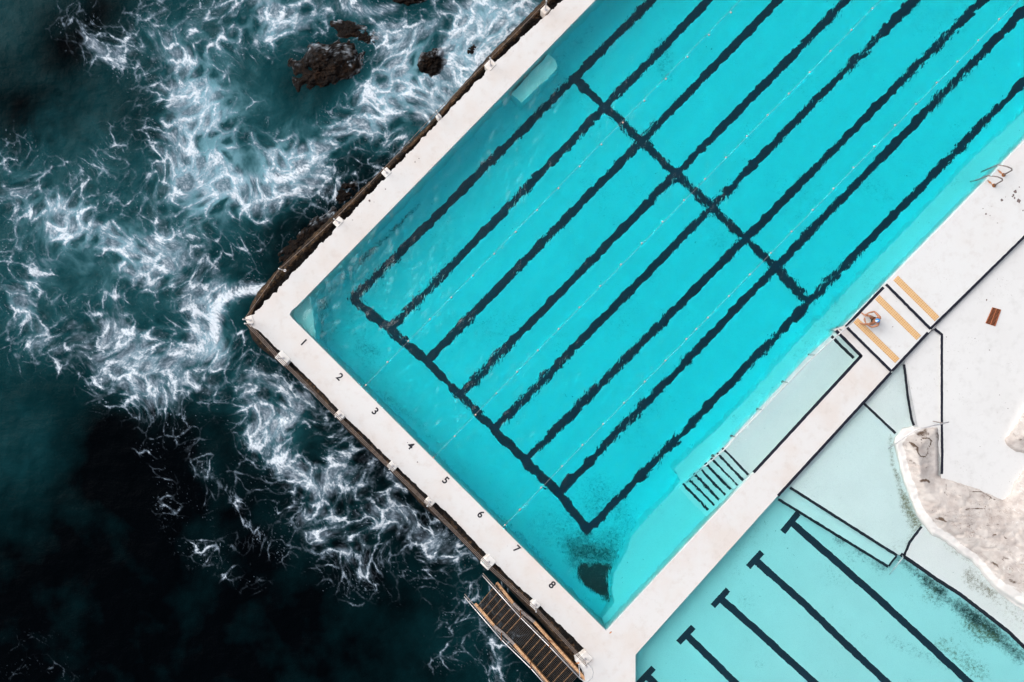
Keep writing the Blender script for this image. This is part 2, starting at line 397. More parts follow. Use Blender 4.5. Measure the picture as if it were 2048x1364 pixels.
def white_concrete(name, base, tint, tint_amt, speck=.5, edge=None):
    t = NT(name)
    big = t.noise(.35, 5, .6); mid = t.noise(2.2, 5, .65); fine = t.noise(26, 4, .7)
    c = t.mix(t.ramp(big, .42, .68, 0, tint_amt), base, tint)
    c = t.mix(t.ramp(mid, .48, .74, 0, .42), c, tuple(x*.86 for x in tint))
    c = t.mix(t.ramp(fine, .55, .8, 0, .16), c, (.55, .52, .48))
    # clustered grey-brown specks and chips
    sp = t.noise(9, 6, .72); cl = t.noise(.55, 3, .5, t.scaled(1, 1, 1, .4))
    s1 = t.math('MULTIPLY', t.ramp(sp, .61, .68), t.ramp(cl, .46, .62))
    c = t.mix(t.math('MULTIPLY', s1, speck), c, (.26, .23, .21))
    # hairline cracks
    cr = t.voro(.22, 'DISTANCE_TO_EDGE', t.mix(.6, t.pos, t.noise(1.3, 6, .75, None, .5, out='Color'), 'ADD'))
    cm = t.math('MULTIPLY', t.ramp(cr, .0015, .006, 1, 0), t.ramp(t.noise(.5, 3, .6), .52, .6))
    c = t.mix(t.math('MULTIPLY', cm, .10), c, (.38, .34, .30))
    nb = t.bump(t.math('ADD', t.math('MULTIPLY', mid, .4), fine), .25, .02)
    return t.pbr(c, .75, 0, .3, nb)
M = {}
M['white'] = white_concrete('white_painted_concrete', (.665, .665, .66), (.63, .592, .565), .35)
M['warm_white'] = white_concrete('warm_white_concrete', (.66, .646, .634), (.63, .555, .505), .62, .35)
M['cool_white'] = white_concrete('cool_white_concrete', (.668, .666, .66), (.60, .59, .575), .30, .7)

def paint(name, col, rough=.6, wear=.25, wear_col=None):
    t = NT(name)
    n = t.noise(14, 5, .7); c = t.mix(t.ramp(n, .3, .7, 0, .5), col, tuple(x*1.6+.004 for x in col))
    c = t.mix(t.math('MULTIPLY', t.ramp(t.noise(6, 6, .75), .66, .72), wear), c, wear_col or (.45, .43, .40))
    return t.pbr(c, rough, 0, .3, t.bump(t.noise(40, 3), .15, .01))
M['black'] = paint('black_edge_paint', (.006, .007, .016), .55, .35)
M['black_wet'] = paint('navy_pool_paint', (.003, .014, .030), .5, .10, (.06, .10, .09))
M['digit'] = paint('black_number_paint', (.010, .010, .016), .6, .5, (.5, .48, .46))

def metal(name, col, rough, met, rust, rust_col=(.22, .07, .025)):
    t = NT(name)
    n = t.noise(9, 6, .7)
    c = t.mix(t.ramp(n, .52-.3*rust, .74-.3*rust, 0, min(1, .35+rust)), col, rust_col)
    return t.pbr(c, t.ramp(n, .4, .7, rough, .75), met, .5)
M['steel'] = metal('brushed_steel', (.66, .64, .65), .30, .85, .12, (.34, .28, .26))
M['dull_steel'] = metal('weathered_steel', (.34, .30, .28), .45, .6, .35, (.16, .10, .075))
M['rust'] = metal('rusted_iron', (.13, .05, .025), .8, .1, .7, (.30, .11, .03))
M['ochre'] = metal('rusty_ochre_steel', (.50, .30, .15), .6, .1, .38, (.26, .10, .04))
M['dark_steel'] = metal('dark_wet_steel', (.075, .066, .062), .45, .5, .3, (.07, .04, .025))
M['cable'] = metal('brown_cable', (.24, .19, .165), .5, .4, .35, (.12, .075, .055))

# brown growth-covered sea wall
t = NT('sea_wall_growth')
n1 = t.noise(1.1, 8, .72); n2 = t.noise(4.5, 7, .75); n3 = t.voro(9, 'F1')
c = t.mix(t.ramp(n1, .42, .60), (.010, .006, .004), (.095, .052, .026))
c = t.mix(t.ramp(n2, .50, .64, 0, .9), c, (.17, .098, .045))
c = t.mix(t.math('MULTIPLY', t.ramp(n2, .57, .66), t.ramp(n1, .48, .60)), c, (.36, .25, .15))
c = t.mix(t.ramp(t.noise(3, 6, .75), .56, .66, 0, .85), c, (.030, .026, .008))
c = t.mix(t.ramp(t.noise(6, 5, .7), .40, .50, .85, 0), c, (.007, .0045, .003))
c = t.mix(t.ramp(t.math('ADD', t.attr('dark_mask'), t.math('MULTIPLY', t.math('SUBTRACT', n2, .5), 1.6)), .35, .75), c, (.0045, .0032, .003))
M['growth'] = t.pbr(c, .8, 0, .25, t.bump(t.math('ADD', n2, t.math('MULTIPLY', n3, .6)), 1.0, .16))

# dark sea rock with foam washing over it
t = NT('dark_sea_rock')
n1 = t.noise(2.0, 9, .7, t.scaled(1, 1, 1)); n2 = t.noise(9, 6, .7, t.scaled(1.6, .8, 1, .6))
c = t.mix(t.ramp(n2, .42, .70), (.0016, .0012, .0013), (.016, .0095, .0062))
c = t.mix(t.ramp(n1, .50, .72, 0, .8), c, (.030, .0150, .0075))
fo = t.attr('foam')
c = t.mix(fo, c, (.50, .57, .64))
M['sea_rock'] = t.pbr(c, t.ramp(n2, .4, .7, .35, .75), 0, .07, t.bump(t.math('ADD', n1, t.math('MULTIPLY', n2, .7)), .8, .10))

# sea: dark water, milky aerated water, foam
t = NT('sea_water')
fo = t.attr('foam'); ae = t.attr('aeration'); mk = t.attr('murk')
fine = t.noise(7, 6, .7); grain = t.noise(30, 4, .7)
c = t.mix(mk, (.0005, .0011, .0018), (.0018, .028, .034))
c = t.mix(t.ramp(ae, .04, .50), c, (.009, .062, .075))
c = t.mix(t.ramp(ae, .30, .95), c, (.17, .36, .43))
ft = t.math('ADD', fo, t.math('MULTIPLY', t.math('ADD', t.math('MULTIPLY', t.math('SUBTRACT', fine, .5), .40), t.math('MULTIPLY', t.math('SUBTRACT', grain, .5), .25)), t.ramp(fo, .02, .3)), clamp=True)
ft = t.math('MULTIPLY', ft, t.ramp(ft, .0, .5, .7, 1.06), clamp=True)
c = t.mix(ft, c, t.mix(t.ramp(fo, .3, .9), (.27, .35, .44), (.66, .72, .78)))
wv = t.noise(1.3, 6, .62, t.scaled(1, 1.6, 1, .5)); wv2 = t.noise(5, 4, .6, t.scaled(1.5, .9, 1, -.3))
h = t.math('ADD', t.math('MULTIPLY', wv, 1.0), t.math('MULTIPLY', wv2, .25))
h = t.math('ADD', h, t.math('MULTIPLY', ft, .14))
M['sea'] = t.pbr(c, t.ramp(fo, .05, .5, .14, .85), 0, t.math('MULTIPLY_ADD', mk, .015, .004), t.bump(h, .34, .22))

# clear pool water: a wavy refracting skin over a body that absorbs red light
def water_mat(name, density, bump_s, big=1.0):
    t = NT(name)
    a = t.noise(1.45, 1, .5, t.scaled(1.0, 1.0, 1, 0), .3); b = t.noise(3.6, 2, .5, t.scaled(1.5, .75, 1, .5), 1.0)
    lull = t.ramp(t.noise(.10, 2, .5), .35, .65, .55, 1.25)
    chop = t.ramp(t.noise(.22, 2, .5), .40, .62, .06, .36)
    h = t.math('MULTIPLY', t.math('ADD', t.math('MULTIPLY', a, big*1.15), t.math('MULTIPLY', b, chop)), lull)
    k = t.n.new('ShaderNodeBsdfPrincipled')
    k.inputs['Base Color'].default_value = (1, 1, 1, 1); k.inputs['Roughness'].default_value = 0.0; k.inputs['IOR'].default_value = 1.333
    k.inputs['Transmission Weight'].default_value = 1.0; k.inputs['Specular IOR Level'].default_value = .1
    t.l.new(t.bump(h, bump_s, .12), k.inputs['Normal'])
    t.l.new(k.outputs[0], t.out.inputs['Surface'])
    v = t.n.new('ShaderNodeVolumeAbsorption'); v.inputs['Color'].default_value = (.0, .960, .984, 1); v.inputs['Density'].default_value = density
    t.l.new(v.outputs[0], t.out.inputs['Volume'])
    return t.m
M['water'] = water_mat('clear_pool_water', .92, .9)
M['wade_water'] = water_mat('clear_wading_water', .80, .30)

# whitewashed pool floor with algae stains (attribute 'alga') and stray dark marks
def pool_floor_mat(name, base, speck):
    t = NT(name)
    al = t.attr('dark_mask'); gr = t.attr('green')
    n1 = t.noise(7, 6, .75); n2 = t.noise(24, 4, .7); n3 = t.noise(2.4, 4, .6, None, 1.5)
    c = t.mix(t.ramp(t.noise(.5, 4, .6), .4, .7, 0, .25), base, tuple(x*.85 for x in base))
    c = t.mix(t.ramp(n2, .45, .75, 0, .28), c, tuple(x*.62 for x in base))
    sq = t.noise(3.0, 5, .7, None, 2.5); ln = t.ramp(t.math('ABSOLUTE', t.math('SUBTRACT', sq, .5)), .004, .016, 1, 0)
    patch = t.math('MULTIPLY', t.ramp(t.noise(.33, 4, .65), .53, .66), t.ramp(n1, .48, .56))
    c = t.mix(t.math('MULTIPLY', t.math('MULTIPLY', ln, patch), speck), c, (.12, .17, .15))
    dots = t.math('MULTIPLY', t.ramp(t.noise(6.5, 3, .6), .70, .73), t.ramp(t.noise(.6, 3), .46, .6))
    c = t.mix(t.math('MULTIPLY', dots, speck), c, (.05, .10, .09))
    k = t.math('ADD', t.math('MULTIPLY', t.math('SUBTRACT', n1, .5), 1.5), t.math('MULTIPLY', t.math('SUBTRACT', n2, .5), .7))
    cov = t.math('ADD', al, t.math('MULTIPLY', k, t.ramp(al, .02, .22)), clamp=True)
    c = t.mix(t.ramp(cov, .12, .85), c, (.018, .036, .034))
    cg = t.math('ADD', gr, t.math('MULTIPLY', k, t.ramp(gr, .02, .25)), clamp=True)
    c = t.mix(t.ramp(cg, .2, .8, 0, .9), c, (.155, .125, .045))
    return t.pbr(c, .8, 0, .2, t.bump(n1, .2, .03))
M['floor'] = pool_floor_mat('whitewashed_pool_floor', (.81, .82, .81), .9)
M['shelf'] = pool_floor_mat('whitewashed_shelf', (.90, .90, .885), .35)
M['wall'] = pool_floor_mat('whitewashed_pool_wall', (.84, .85, .85), .5)

# whitewashed sandstone outcrop
t = NT('painted_sandstone')
pa = t.attr('paint')
warp = t.mix(.25, t.pos, t.noise(1.1, 4, .6, out='Color'), 'ADD')
n1 = t.noise(1.4, 7, .65, None, .6); n2 = t.noise(6, 7, .72); lay = t.noise(2.2, 6, .68, t.scaled(.5, 3.2, 2, .12, warp))
c = t.mix(t.ramp(n1, .36, .68), (.58, .535, .50), (.44, .385, .355))
c = t.mix(t.ramp(lay, .54, .72, 0, .34), c, (.40, .35, .32))
ridge = t.ramp(t.math('ABSOLUTE', t.math('SUBTRACT', t.noise(.55, 7, .66, None, 1.6), .5)), .0008, .006, 1, 0)
big = t.noise(.33, 4, .6)
c = t.mix(t.math('MULTIPLY', t.math('MULTIPLY', ridge, t.ramp(big, .48, .58)), .75), c, (.16, .11, .085))
c = t.mix(t.math('MULTIPLY', t.ramp(n2, .56, .70, 0, .8), t.ramp(big, .50, .64)), c, (.33, .23, .165))
c = t.mix(t.math('MULTIPLY', t.ramp(t.noise(6, 3, .6), .68, .72), t.ramp(big, .40, .60, .15, .9)), c, (.08, .06, .05))
ck = t.attr('crack'); c = t.mix(t.ramp(t.math('ADD', ck, t.math('MULTIPLY', t.math('SUBTRACT', n2, .5), t.ramp(ck, .03, .3, 0, 1.6))), .25, .75), c, (.11, .075, .055))
pc = t.math('ADD', pa, t.math('MULTIPLY', t.math('SUBTRACT', n2, .5), 1.1), clamp=True)
c = t.mix(t.ramp(pc, .35, .65), c, t.mix(t.ramp(n2, .5, .75, 0, .35), (.69, .665, .64), (.60, .53, .48)))
M['sandstone'] = t.pbr(c, .85, 0, .2, t.bump(t.math('ADD', t.math('MULTIPLY', n1, .25), t.math('ADD', t.math('MULTIPLY', n2, .35), t.math('MULTIPLY', lay, .5))), .26, .08))

# tan grip strips: a mat of raised squares (object space)
t = NT('tan_grip_mat')
oc = t.obj()
br = t.n.new('ShaderNodeTexBrick'); br.offset = 0.0; br.squash = 1.0
t.l.new(oc, br.inputs['Vector'])
for k, v in (('Scale', 1.0), ('Mortar Size', .018), ('Mortar Smooth', .5), ('Brick Width', .115), ('Row Height', .09)): br.inputs[k].default_value = v
br.inputs['Color1'].default_value = (.55, .30, .115, 1); br.inputs['Color2'].default_value = (.61, .35, .15, 1); br.inputs['Mortar'].default_value = (.70, .50, .29, 1)
c = t.mix(t.ramp(t.noise(2.4, 5, .65), .5, .72, 0, .65), br.outputs['Color'], (.66, .36, .13))
c = t.mix(t.ramp(t.noise(14, 4, .7), .66, .72, 0, .6), c, (.20, .13, .08))
M['grip'] = t.pbr(c, .8, 0, .2, t.bump(br.outputs['Fac'], .4, .012))

def plain(name, col, rough=.6, spec=.4, var=.2):
    t = NT(name); n = t.noise(30, 4)
    return t.pbr(t.mix(t.ramp(n, .3, .7, 0, 1), tuple(x*(1-var) for x in col), tuple(min(1, x*(1+var)) for x in col)), rough, 0, spec)
M['rope'] = plain('lane_rope', (.27, .29, .29), .7)
M['float'] = plain('pale_pink_float', (.70, .46, .38), .4)
M['skin'] = plain('tanned_skin', (.40, .18, .10), .5, .4, .14)
M['cap'] = plain('blue_swim_cap', (.02, .26, .66), .3, .5, .08)
M['capwhite'] = plain('white_cap_panel', (.82, .86, .90), .3, .5, .04)
M['trunks'] = plain('dark_swim_trunks', (.045, .040, .028), .8, .2, .3)
M['terra'] = plain('rusty_terracotta_iron', (.34, .115, .055), .8, .2, .3)
M['pit'] = plain('dark_drain_pit', (.035, .022, .018), .9, .1)
M['rubber'] = plain('grey_hose', (.45, .45, .46), .5, .4, .1)
M['ground'] = plain('pale_sand_ground', (.42, .38, .32), .9, .1)
t = NT('rust_stain')
tr = t.n.new('ShaderNodeBsdfTransparent'); df = t.n.new('ShaderNodeBsdfDiffuse'); mx = t.n.new('ShaderNodeMixShader')
df.inputs['Color'].default_value = (.62, .24, .07, 1)
t.l.new(t.math('MULTIPLY', t.math('MULTIPLY', t.attr('stain'), t.ramp(t.noise(16, 4, .7), .3, .65, .35, 1.2)), 1.0, clamp=True), mx.inputs[0])
t.l.new(tr.outputs[0], mx.inputs[1]); t.l.new(df.outputs[0], mx.inputs[2]); t.l.new(mx.outputs[0], t.out.inputs['Surface'])
M['stain'] = t.m

# ------------------------------------------------------------------ more plan helpers
def poly_sd(u, v, poly):
    """signed distance to a plan polygon, positive inside"""
    u = np.asarray(u, np.float32); v = np.asarray(v, np.float32)
    d2 = np.full(u.shape, 1e12, np.float32); ins = np.zeros(u.shape, bool)
    for (ax, ay), (bx, by) in zip(poly, poly[1:]+poly[:1]):
        vx, vy = bx-ax, by-ay
        t = np.clip(((u-ax)*vx+(v-ay)*vy)/(vx*vx+vy*vy+1e-9), 0, 1)
        d2 = np.minimum(d2, (u-ax-t*vx)**2+(v-ay-t*vy)**2)
        if ay != by: ins ^= ((ay > v) != (by > v)) & (u < vx*(v-ay)/(by-ay)+ax)
    return np.where(ins, 1, -1)*np.sqrt(d2)
def to_site(U, V, Z, wet=False):
    Z = np.asarray(Z, np.float64)*np.ones_like(U, dtype=np.float64)
    za = WATER-(WATER-Z)/1.333 if wet else Z
    s = 0.025*(CAM_H-za)/CAM_H
    return np.stack([(U-1024)*s, (682-V)*s, Z], -1).reshape(-1, 3)
def grid_faces(nj, ni, keep=None):
    j, i = np.meshgrid(np.arange(nj-1), np.arange(ni-1), indexing='ij')
    a = (j*ni+i)
    F = np.stack([a, a+ni, a+ni+1, a+1], -1).reshape(-1, 4)      # v runs down the plan, so this order faces up
    return F if keep is None else F[keep.ravel()]
def compact(V, F, attrs=None):
    used = np.unique(F); m = np.full(len(V), -1); m[used] = np.arange(len(used))
    return V[used], m[F], {k: np.asarray(a).ravel()[used] for k, a in (attrs or {}).items()}
def L(path, z=0.0, f=plan): return [f(u, v, z) for u, v in path]

# pool frame: a runs along the lanes (up the plan), b across them
C0 = np.array([578., 630.]); DA = np.array([.698, -.716]); DB = np.array([.716, .698])
def ab(a, b): p = C0+DA*a+DB*b; return (p[0], p[1])

# ------------------------------------------------------------------ walkways and decks
outer_nw = [(1860,-735),(1125,0),(989,126),(790,335),(671,458),(634,496),(586,547),(512,622),(499,640)]
outer_sw = [(499,652),(517,660),(551,694),(585,726),(634,773),(678,821),(781,921),(860,996),(900,1030),(969,1105),(1030,1166),(1068,1200),(1084,1215),(1173,1301),(1150,1322)]
edge_nw = ragged(outer_nw, 2.0, 3.4, 11, 16.); edge_sw = ragged(outer_sw, 2.0, 1.5, 12, 16.)
pool_corner = [(1213,1262),(594,646),(584,636),(579,629),(583,621),(594,612)]
walk = edge_nw+edge_sw+[(1168,1345),(1174,1400),(1180,1800),(1271,1800),(1271,1309.5),(1553,994.5),(1784,744),(1690,651.5),(1668,659),(1722,712),(1505,948)]+pool_corner+[(1904,-732)]
FOOT = -3.7
walkway = struct(MB().prism(L(walk), FOOT).build('walkway', [M['warm_white']], base=plan(1024,1000)))
end_deck = struct(MB().prism(L([(1861,-736),(1905,-731.5),(2485,-167),(2486,-420),(2100,-800)], -.003), FOOT).build('end_deck', M['white']))

# low concourse, its sunken strip and the higher deck beyond the pool edge
upper_deck = struct(MB().prism(L([(1769.5,569.5),(1862,660.5),(2048,476.5),(2488,36),(2486,-166)], .14), FOOT).build('upper_deck', M['white']))
concourse = struct(MB().prism(L([(1863.5,661),(1868,657.5),(1882.5,668),(1883,960),(1960,1010),(2100,1110),(3300,1110),(3300,-400),(2600,-400),(2489,38)], -.06), FOOT).build('concourse', M['cool_white']))
side_ramp = struct(MB().prism(L([(1785,744),(1863,663),(1868,660),(1881,669),(1881.5,990),(1846,990),(1826,850),(1807,727)], -.16), FOOT).build('side_ramp', M['cool_white']))
terrain = struct(mesh_obj('ground', [(66,-420,-3.0),(900,-900,-2.0),(900,900,-2.0),(66,420,-3.0)], [[0,1,2,3]], M['ground']))

# painted edges of the walkway
for nm, pts, wd, z in (('edge_stripe', [(1507,945),(1723,711)], 6.2, 0), ('edge_stripe', [(1723.5,713),(1672,661)], 6.2, 0),
                       ('edge_stripe', [(1556,991.5),(1782,745)], 5.6, 0)):
    p = [Vector(q) for q in pts]; d = (p[1]-p[0]).normalized(); n = Vector((-d.y, d.x))
    off = {0: 1}.get(z, 1)
    stripe(nm, pts, wd, z, M['black'], walkway, seed=int(pts[0][0]))
# a bigger rust mark and runs on the walkway corners
def stain(name, u, v, ru, rv, rot, z, parent, seed=1):
    n = 14; g = np.linspace(-1, 1, n); X, Y = np.meshgrid(g, g)
    a = np.clip(1-np.sqrt(X**2+Y**2), 0, 1)**.7
    ca, sa = math.cos(rot), math.sin(rot)
    U = u+(X*ru)*ca-(Y*rv)*sa; W = v+(X*ru)*sa+(Y*rv)*ca
    return mesh_obj(name, to_site(U, W, z+.005), grid_faces(n, n), M['stain'], parent, attrs={'stain': a*1.2})
stain('rust_stain', 1176, 1320, 9, 6, -.6, 0, walkway); stain('rust_stain', 1160, 1325, 11, 2.2, -.25, 0, walkway); stain('rust_stain', 1221, 1265, 4, 1.8, -.7, 0, walkway)
# lane numbers
def digit(ch, u, v):
    cu = bpy.data.curves.new('number', 'FONT'); cu.body = ch; cu.size = .52; cu.align_x = 'CENTER'; cu.align_y = 'CENTER'; cu.offset = .013
    to = bpy.data.objects.new('number', cu); COL.objects.link(to)
    dg = bpy.context.evaluated_depsgraph_get(); me = bpy.data.meshes.new_from_object(to.evaluated_get(dg))
    bpy.data.objects.remove(to)
    me.materials.clear(); me.materials.append(M['digit'])
    o = bpy.data.objects.new('painted_number', me); COL.objects.link(o); o.parent = walkway
    o.location = plan(u, v, .005)-world_loc(walkway); o.rotation_euler = (0, 0, R(-44))
    o['label'] = 'black painted lane number %s on the white walkway' % ch
for k, (u, v) in enumerate([(607,685),(679,754),(750,823),(821,892),(891,961),(961,1029),(1033,1098),(1104,1170)]): digit(str(k+1), u, v)

# raised platform between the pools
pt = empty('platform', plan(1776,657,-.1), 'white raised concrete platform with black edges where the swimmer sits', 'platform')
MB().prism(L([(1690.5,651),(1769,570.3),(1861.3,661.3),(1784,743.7)], .07), FOOT).build('slab', M['white'], pt)
for pts, wd in (([(1691.5,653.5),(1767,574.5)], 5.8), ([(1693,654),(1783,743)], 5.6), ([(1784,742),(1856,665)], 5.4)):
    stripe('edge_stripe', pts, wd, .07, M['black'], pt, seed=int(pts[1][0]))
stripe('edge_stripe', [(1772,568.5),(1861,658)], 5.6, .14, M['black'], upper_deck, seed=5)
stripe('edge_stripe', [(1860.5,658),(2048,474),(2484,40)], 5.0, .14, M['black'], upper_deck, seed=6)
stripe('edge_stripe', [(1869,657.5),(1883.5,669),(1883.5,760),(1883.5,850),(1884.5,905),(1883.5,948)], 5.2, -.06, M['black'], concourse, seed=7)
stripe('edge_stripe', [(1808,729),(1815,790),(1823,838),(1827.5,851)], 5.0, -.16, M['black'], side_ramp, seed=8)

# chips and worn patches on the upper deck near the ladder
def chips(parent, z, spots):
    m = MB()
    for u, v, r in spots:
        n = 11; ph = random.random()*6
        ring = [plan(u+r*math.cos(2*math.pi*k/n)*(.55+.75*random.random()), v+r*math.sin(2*math.pi*k/n)*(.55+.75*random.random()), z+.004) for k in range(n)][::-1]
        m.add(ring, [list(range(n))])
    return m.build('worn_chips', M['chip'], parent)
M['chip'] = plain('bare_grey_concrete', (.17, .13, .125), .9, .1, .5)
chips(upper_deck, .14, [(2031,384,4),(2027,390,2.4),(2025,393,1.8),(2029,396,2.4),(2037,402,4.2),(2003,400,3),(2011,394,.9),(2039,374,1.4),(1972,428,2),(1980,431,1),(1995,446,1),(2046,421,1.6),(1966,417,1.1)])
chips(walkway, 0, [(739,401,2.4),(830,324,1.5),(771,378,1.4),(838,317,1.2),(748,404,.9),(705,440,1.2),(655,700,.9),(690,727,.8),(640,670,.9),(835,924,1.3),(1440,1015,.6),(1245,1165,.5),(930,1130,.6),(815,885,1),(1015,1092,.6),(760,300,.8)])
chips(concourse, -.06, [(1893,674,1.1),(1950,677,1),(1973,600,1.8),(1999,790,1),(2016,817,1),(1960,893,.8),(1979,700,1.1)])
chips(pt, .07, [(1785.5,653.5,1)]); chips(pt, .07, [(1699,645.5,1)])

# ------------------------------------------------------------------ the big pool
na, nb = np.arange(-26, 1934, 4.), np.arange(-26, 934, 4.)
AA, BB = np.meshgrid(na, nb)
U = C0[0]+DA[0]*AA+DB[0]*BB; V = C0[1]+DA[1]*AA+DB[1]*BB
def deep_z(u, v):
    a = (u-C0[0])*DA[0]+(v-C0[1])*DA[1]; b = (u-C0[0])*DB[0]+(v-C0[1])*DB[1]
    cove = .55*np.exp(-np.clip(a, 0, None)/26.)+.55*np.exp(-np.clip(b, 0, None)/26.)
    return -2.62+.42*np.clip(a/1400., 0, 1)+cove
ALGA = [
 (.75,2.6,[(838,408),(800,447),(770,475),(745,503)]), (.8,4.5,[(745,500),(722,524)]), (.5,2.0,[(722,524),(690,552),(662,580),(650,605),(644,640),(646,665)]), (.35,2,[(646,665),(655,700),(690,735),(720,770)]),
 (.42,2.6,[(648,598),(644,622)]), (.24,12,[(640,590),(660,640),(650,680)]), (.25,16,[(700,540),(715,560)]), (.32,9,[(728,690),(745,700)]), (.30,8,[(752,705)]), (.2,18,[(715,680),(735,730)]),
 (.3,5,[(770,790),(830,840),(880,890)]), (.25,3,[(735,760),(800,830)]), (.22,16,[(1340,60),(1320,130),(1335,150)]), (.30,14,[(1330,110),(1325,140)]),
 (.45,24,[(1160,1090),(1200,1100),(1225,1085)]), (.24,26,[(1110,1060),(1140,1040)]), (.3,22,[(1195,975),(1190,1010)]), (.16,30,[(1230,1050),(1260,1030)]), (.16,50,[(1110,1030),(1180,990)]),
 (.35,16,[(1235,1000),(1255,1060)]), (.5,12,[(1140,1085),(1150,1120)]), (.7,16,[(1165,1105),(1215,1110)]), (.25,26,[(1080,1040),(1100,1070)]), (.5,5,[(1178,1060),(1172,1068)]),
 (.4,3,[(1000,1030),(1050,1080),(1100,1130)]), (.14,120,[(660,640),(760,730)]), (.22,14,[(1105,130),(1130,170)]), (.2,10,[(1180,60),(1120,120)]), (.2,10,[(1025,210),(1010,220)]),
 (.22,22,[(1740,370),(1770,395)]), (.2,18,[(1840,330)]), (.2,22,[(1880,100)]), (.2,14,[(1750,300)]),
]
TRI = [(1156,1124),(1178,1128),(1202,1123),(1229,1127),(1217,1150),(1214,1163),(1222,1190),(1219,1205),(1196,1190),(1170,1172),(1152,1152)]
def alga_at(u, v, lst):
    g = field(u.astype(np.float32), v.astype(np.float32), lst, (400,-800), (2700,1500), 5.)
    return g
al = alga_at(U, V, ALGA)*.85
al = np.maximum(al, .92*ss(-6, 7, poly_sd(U+3*perlin(U/14, V/14, 5), V+3*perlin(U/14, V/14, 6), TRI)))
pf = struct(mesh_obj('pool_floor', to_site(U, V, deep_z(U, V), True), grid_faces(*U.shape)[:, ::-1], M['floor'], smooth=True, attrs={'dark_mask': al, 'green': al*0}))
def on_floor(u, v): return float(deep_z(np.float64(u), np.float64(v)))
starts = [(708,597),(780,658),(854,722),(920,790),(989,859),(1051,921),(1118,986),(1174,1062)]
cross = [(1148,157),(1213,211),(1283,282),(1351,350),(1424,414),(1490,478),(1551,535),(1617,605)]
for (a0, a1), (b0, b1) in zip(starts, cross):
    d = np.array([b0-a0, b1-a1], float); d /= np.linalg.norm(d); e = np.array([b0, b1])+d*1150
    stripe('lane_line', [(a0, a1), (b0, b1), tuple(e)], 16, on_floor, M['black_wet'], pf, under, seed=int(a0), amp=.9, scale=14)
stripe('cross_line', [(700,591),(854,723),(989,860),(1118,988),(1180,1066)], 17.5, lambda u, v: on_floor(u, v)+.004, M['black_wet'], pf, under, seed=3, amp=.9, scale=14)
stripe('cross_line', [(1141,150),(1283,283),(1424,415),(1551,536),(1622,611)], 16, lambda u, v: on_floor(u, v)+.004, M['black_wet'], pf, under, seed=4, amp=.9, scale=14)

# benches, the shallow ledge and the stair under water, all part of the pool floor
def solid(name, poly, z, mat, parent, f=under, amp=.0, seed=1, zb=-3.0):
    p = ragged(poly+[poly[0]], 3., amp, seed, 20.)[:-1] if amp else poly
    return MB().prism([f(u, v, z) for u, v in p], zb).build(name, mat, parent)
bench_edge = [(2440,-172),(2048,222),(1941,321),(1816,454),(1700,573),(1586,694),(1491,800),(1430,861),(1384,903),(1354,930),(1349,940),(1354,951),(1361,960),(1346,982),(1300,1029),(1264,1072),(1250,1107),(1227,1149),(1224,1180),(1228,1206),(1205,1235)]
solid('bench', ragged(bench_edge, 3., .9, 21, 24.)+[(1213,1275),(1260,1240),(1530,960),(1740,720),(1700,640),(2060,290),(2500,-150)], -1.2, M['floor'], pf)
solid('corner_bench', ragged([(620,590),(629,655),(633,700)], 3., .8, 22)+[(600,690),(560,635),(590,590)], -.72, M['floor'], pf)
solid('sunken_block', ragged([(1096,110),(1108,118),(1115,129),(1113,139),(1080,170),(1042,206),(1023,188),(1060,146),(1096,110)], 3., .8, 23)[:-1], -.80, M['floor'], pf)
ledge = [(1669,659),(1663,670),(1614,714),(1553,780),(1467,872),(1447,895),(1500,949),(1512,960),(1740,722),(1722,700),(1690,650)]
lg = solid('ledge', ledge, -.28, M['shelf'], pf)
stripe('edge_stripe', [(1663,672),(1683,693),(1707.5,716)], 6.0, -.28, M['black'], lg, under, seed=31, amp=.5)
stairs = [((1447,894),(1499,948)),((1436,904),(1488,959)),((1424,914),(1478,968)),((1412,924),(1463,977)),((1401,935),(1452,988)),((1390,945),(1440,998)),((1379.5,956),(1430,1008)),((1367,965),(1418,1017))]
for k, (p, q) in enumerate(stairs):
    z = -.37-.085*k
    nx = stairs[k+1] if k < 7 else ((1357,976),(1408,1028))
    e = (q[0]-p[0], q[1]-p[1]); g = 1.35
    st = solid('stair_tread', [p, (p[0]+e[0]*g, p[1]+e[1]*g), (nx[0][0]+e[0]*g, nx[0][1]+e[1]*g), nx[0]], z, M['shelf'], pf)
    w_ = (-1.9, 1.75); stripe('nosing_stripe', [(p[0]+w_[0], p[1]+w_[1]), (q[0]+w_[0], q[1]+w_[1])], 4.9, z, M['black'], st, under, seed=50+k, amp=.7, scale=7)
# the water itself, one closed body
pool_outline = [ab(-14,-14), ab(1925,-14), ab(1925,860), (1800,560), (1772,580), (1712,628), (1690,650), (1740,722), (1512,965), (1213,1276)]
def water_body(name, poly, mat, zb):
    m = MB().prism([plan(u, v, WATER) for u, v in poly], zb); o = m.build(name, mat); return struct(o)
water_body('pool_water', [(560,630),(1890,-745),(2500,-165),(1790,575),(1700,655),(1735,712),(1512,960),(1213,1280)], M['water'], -3.1)

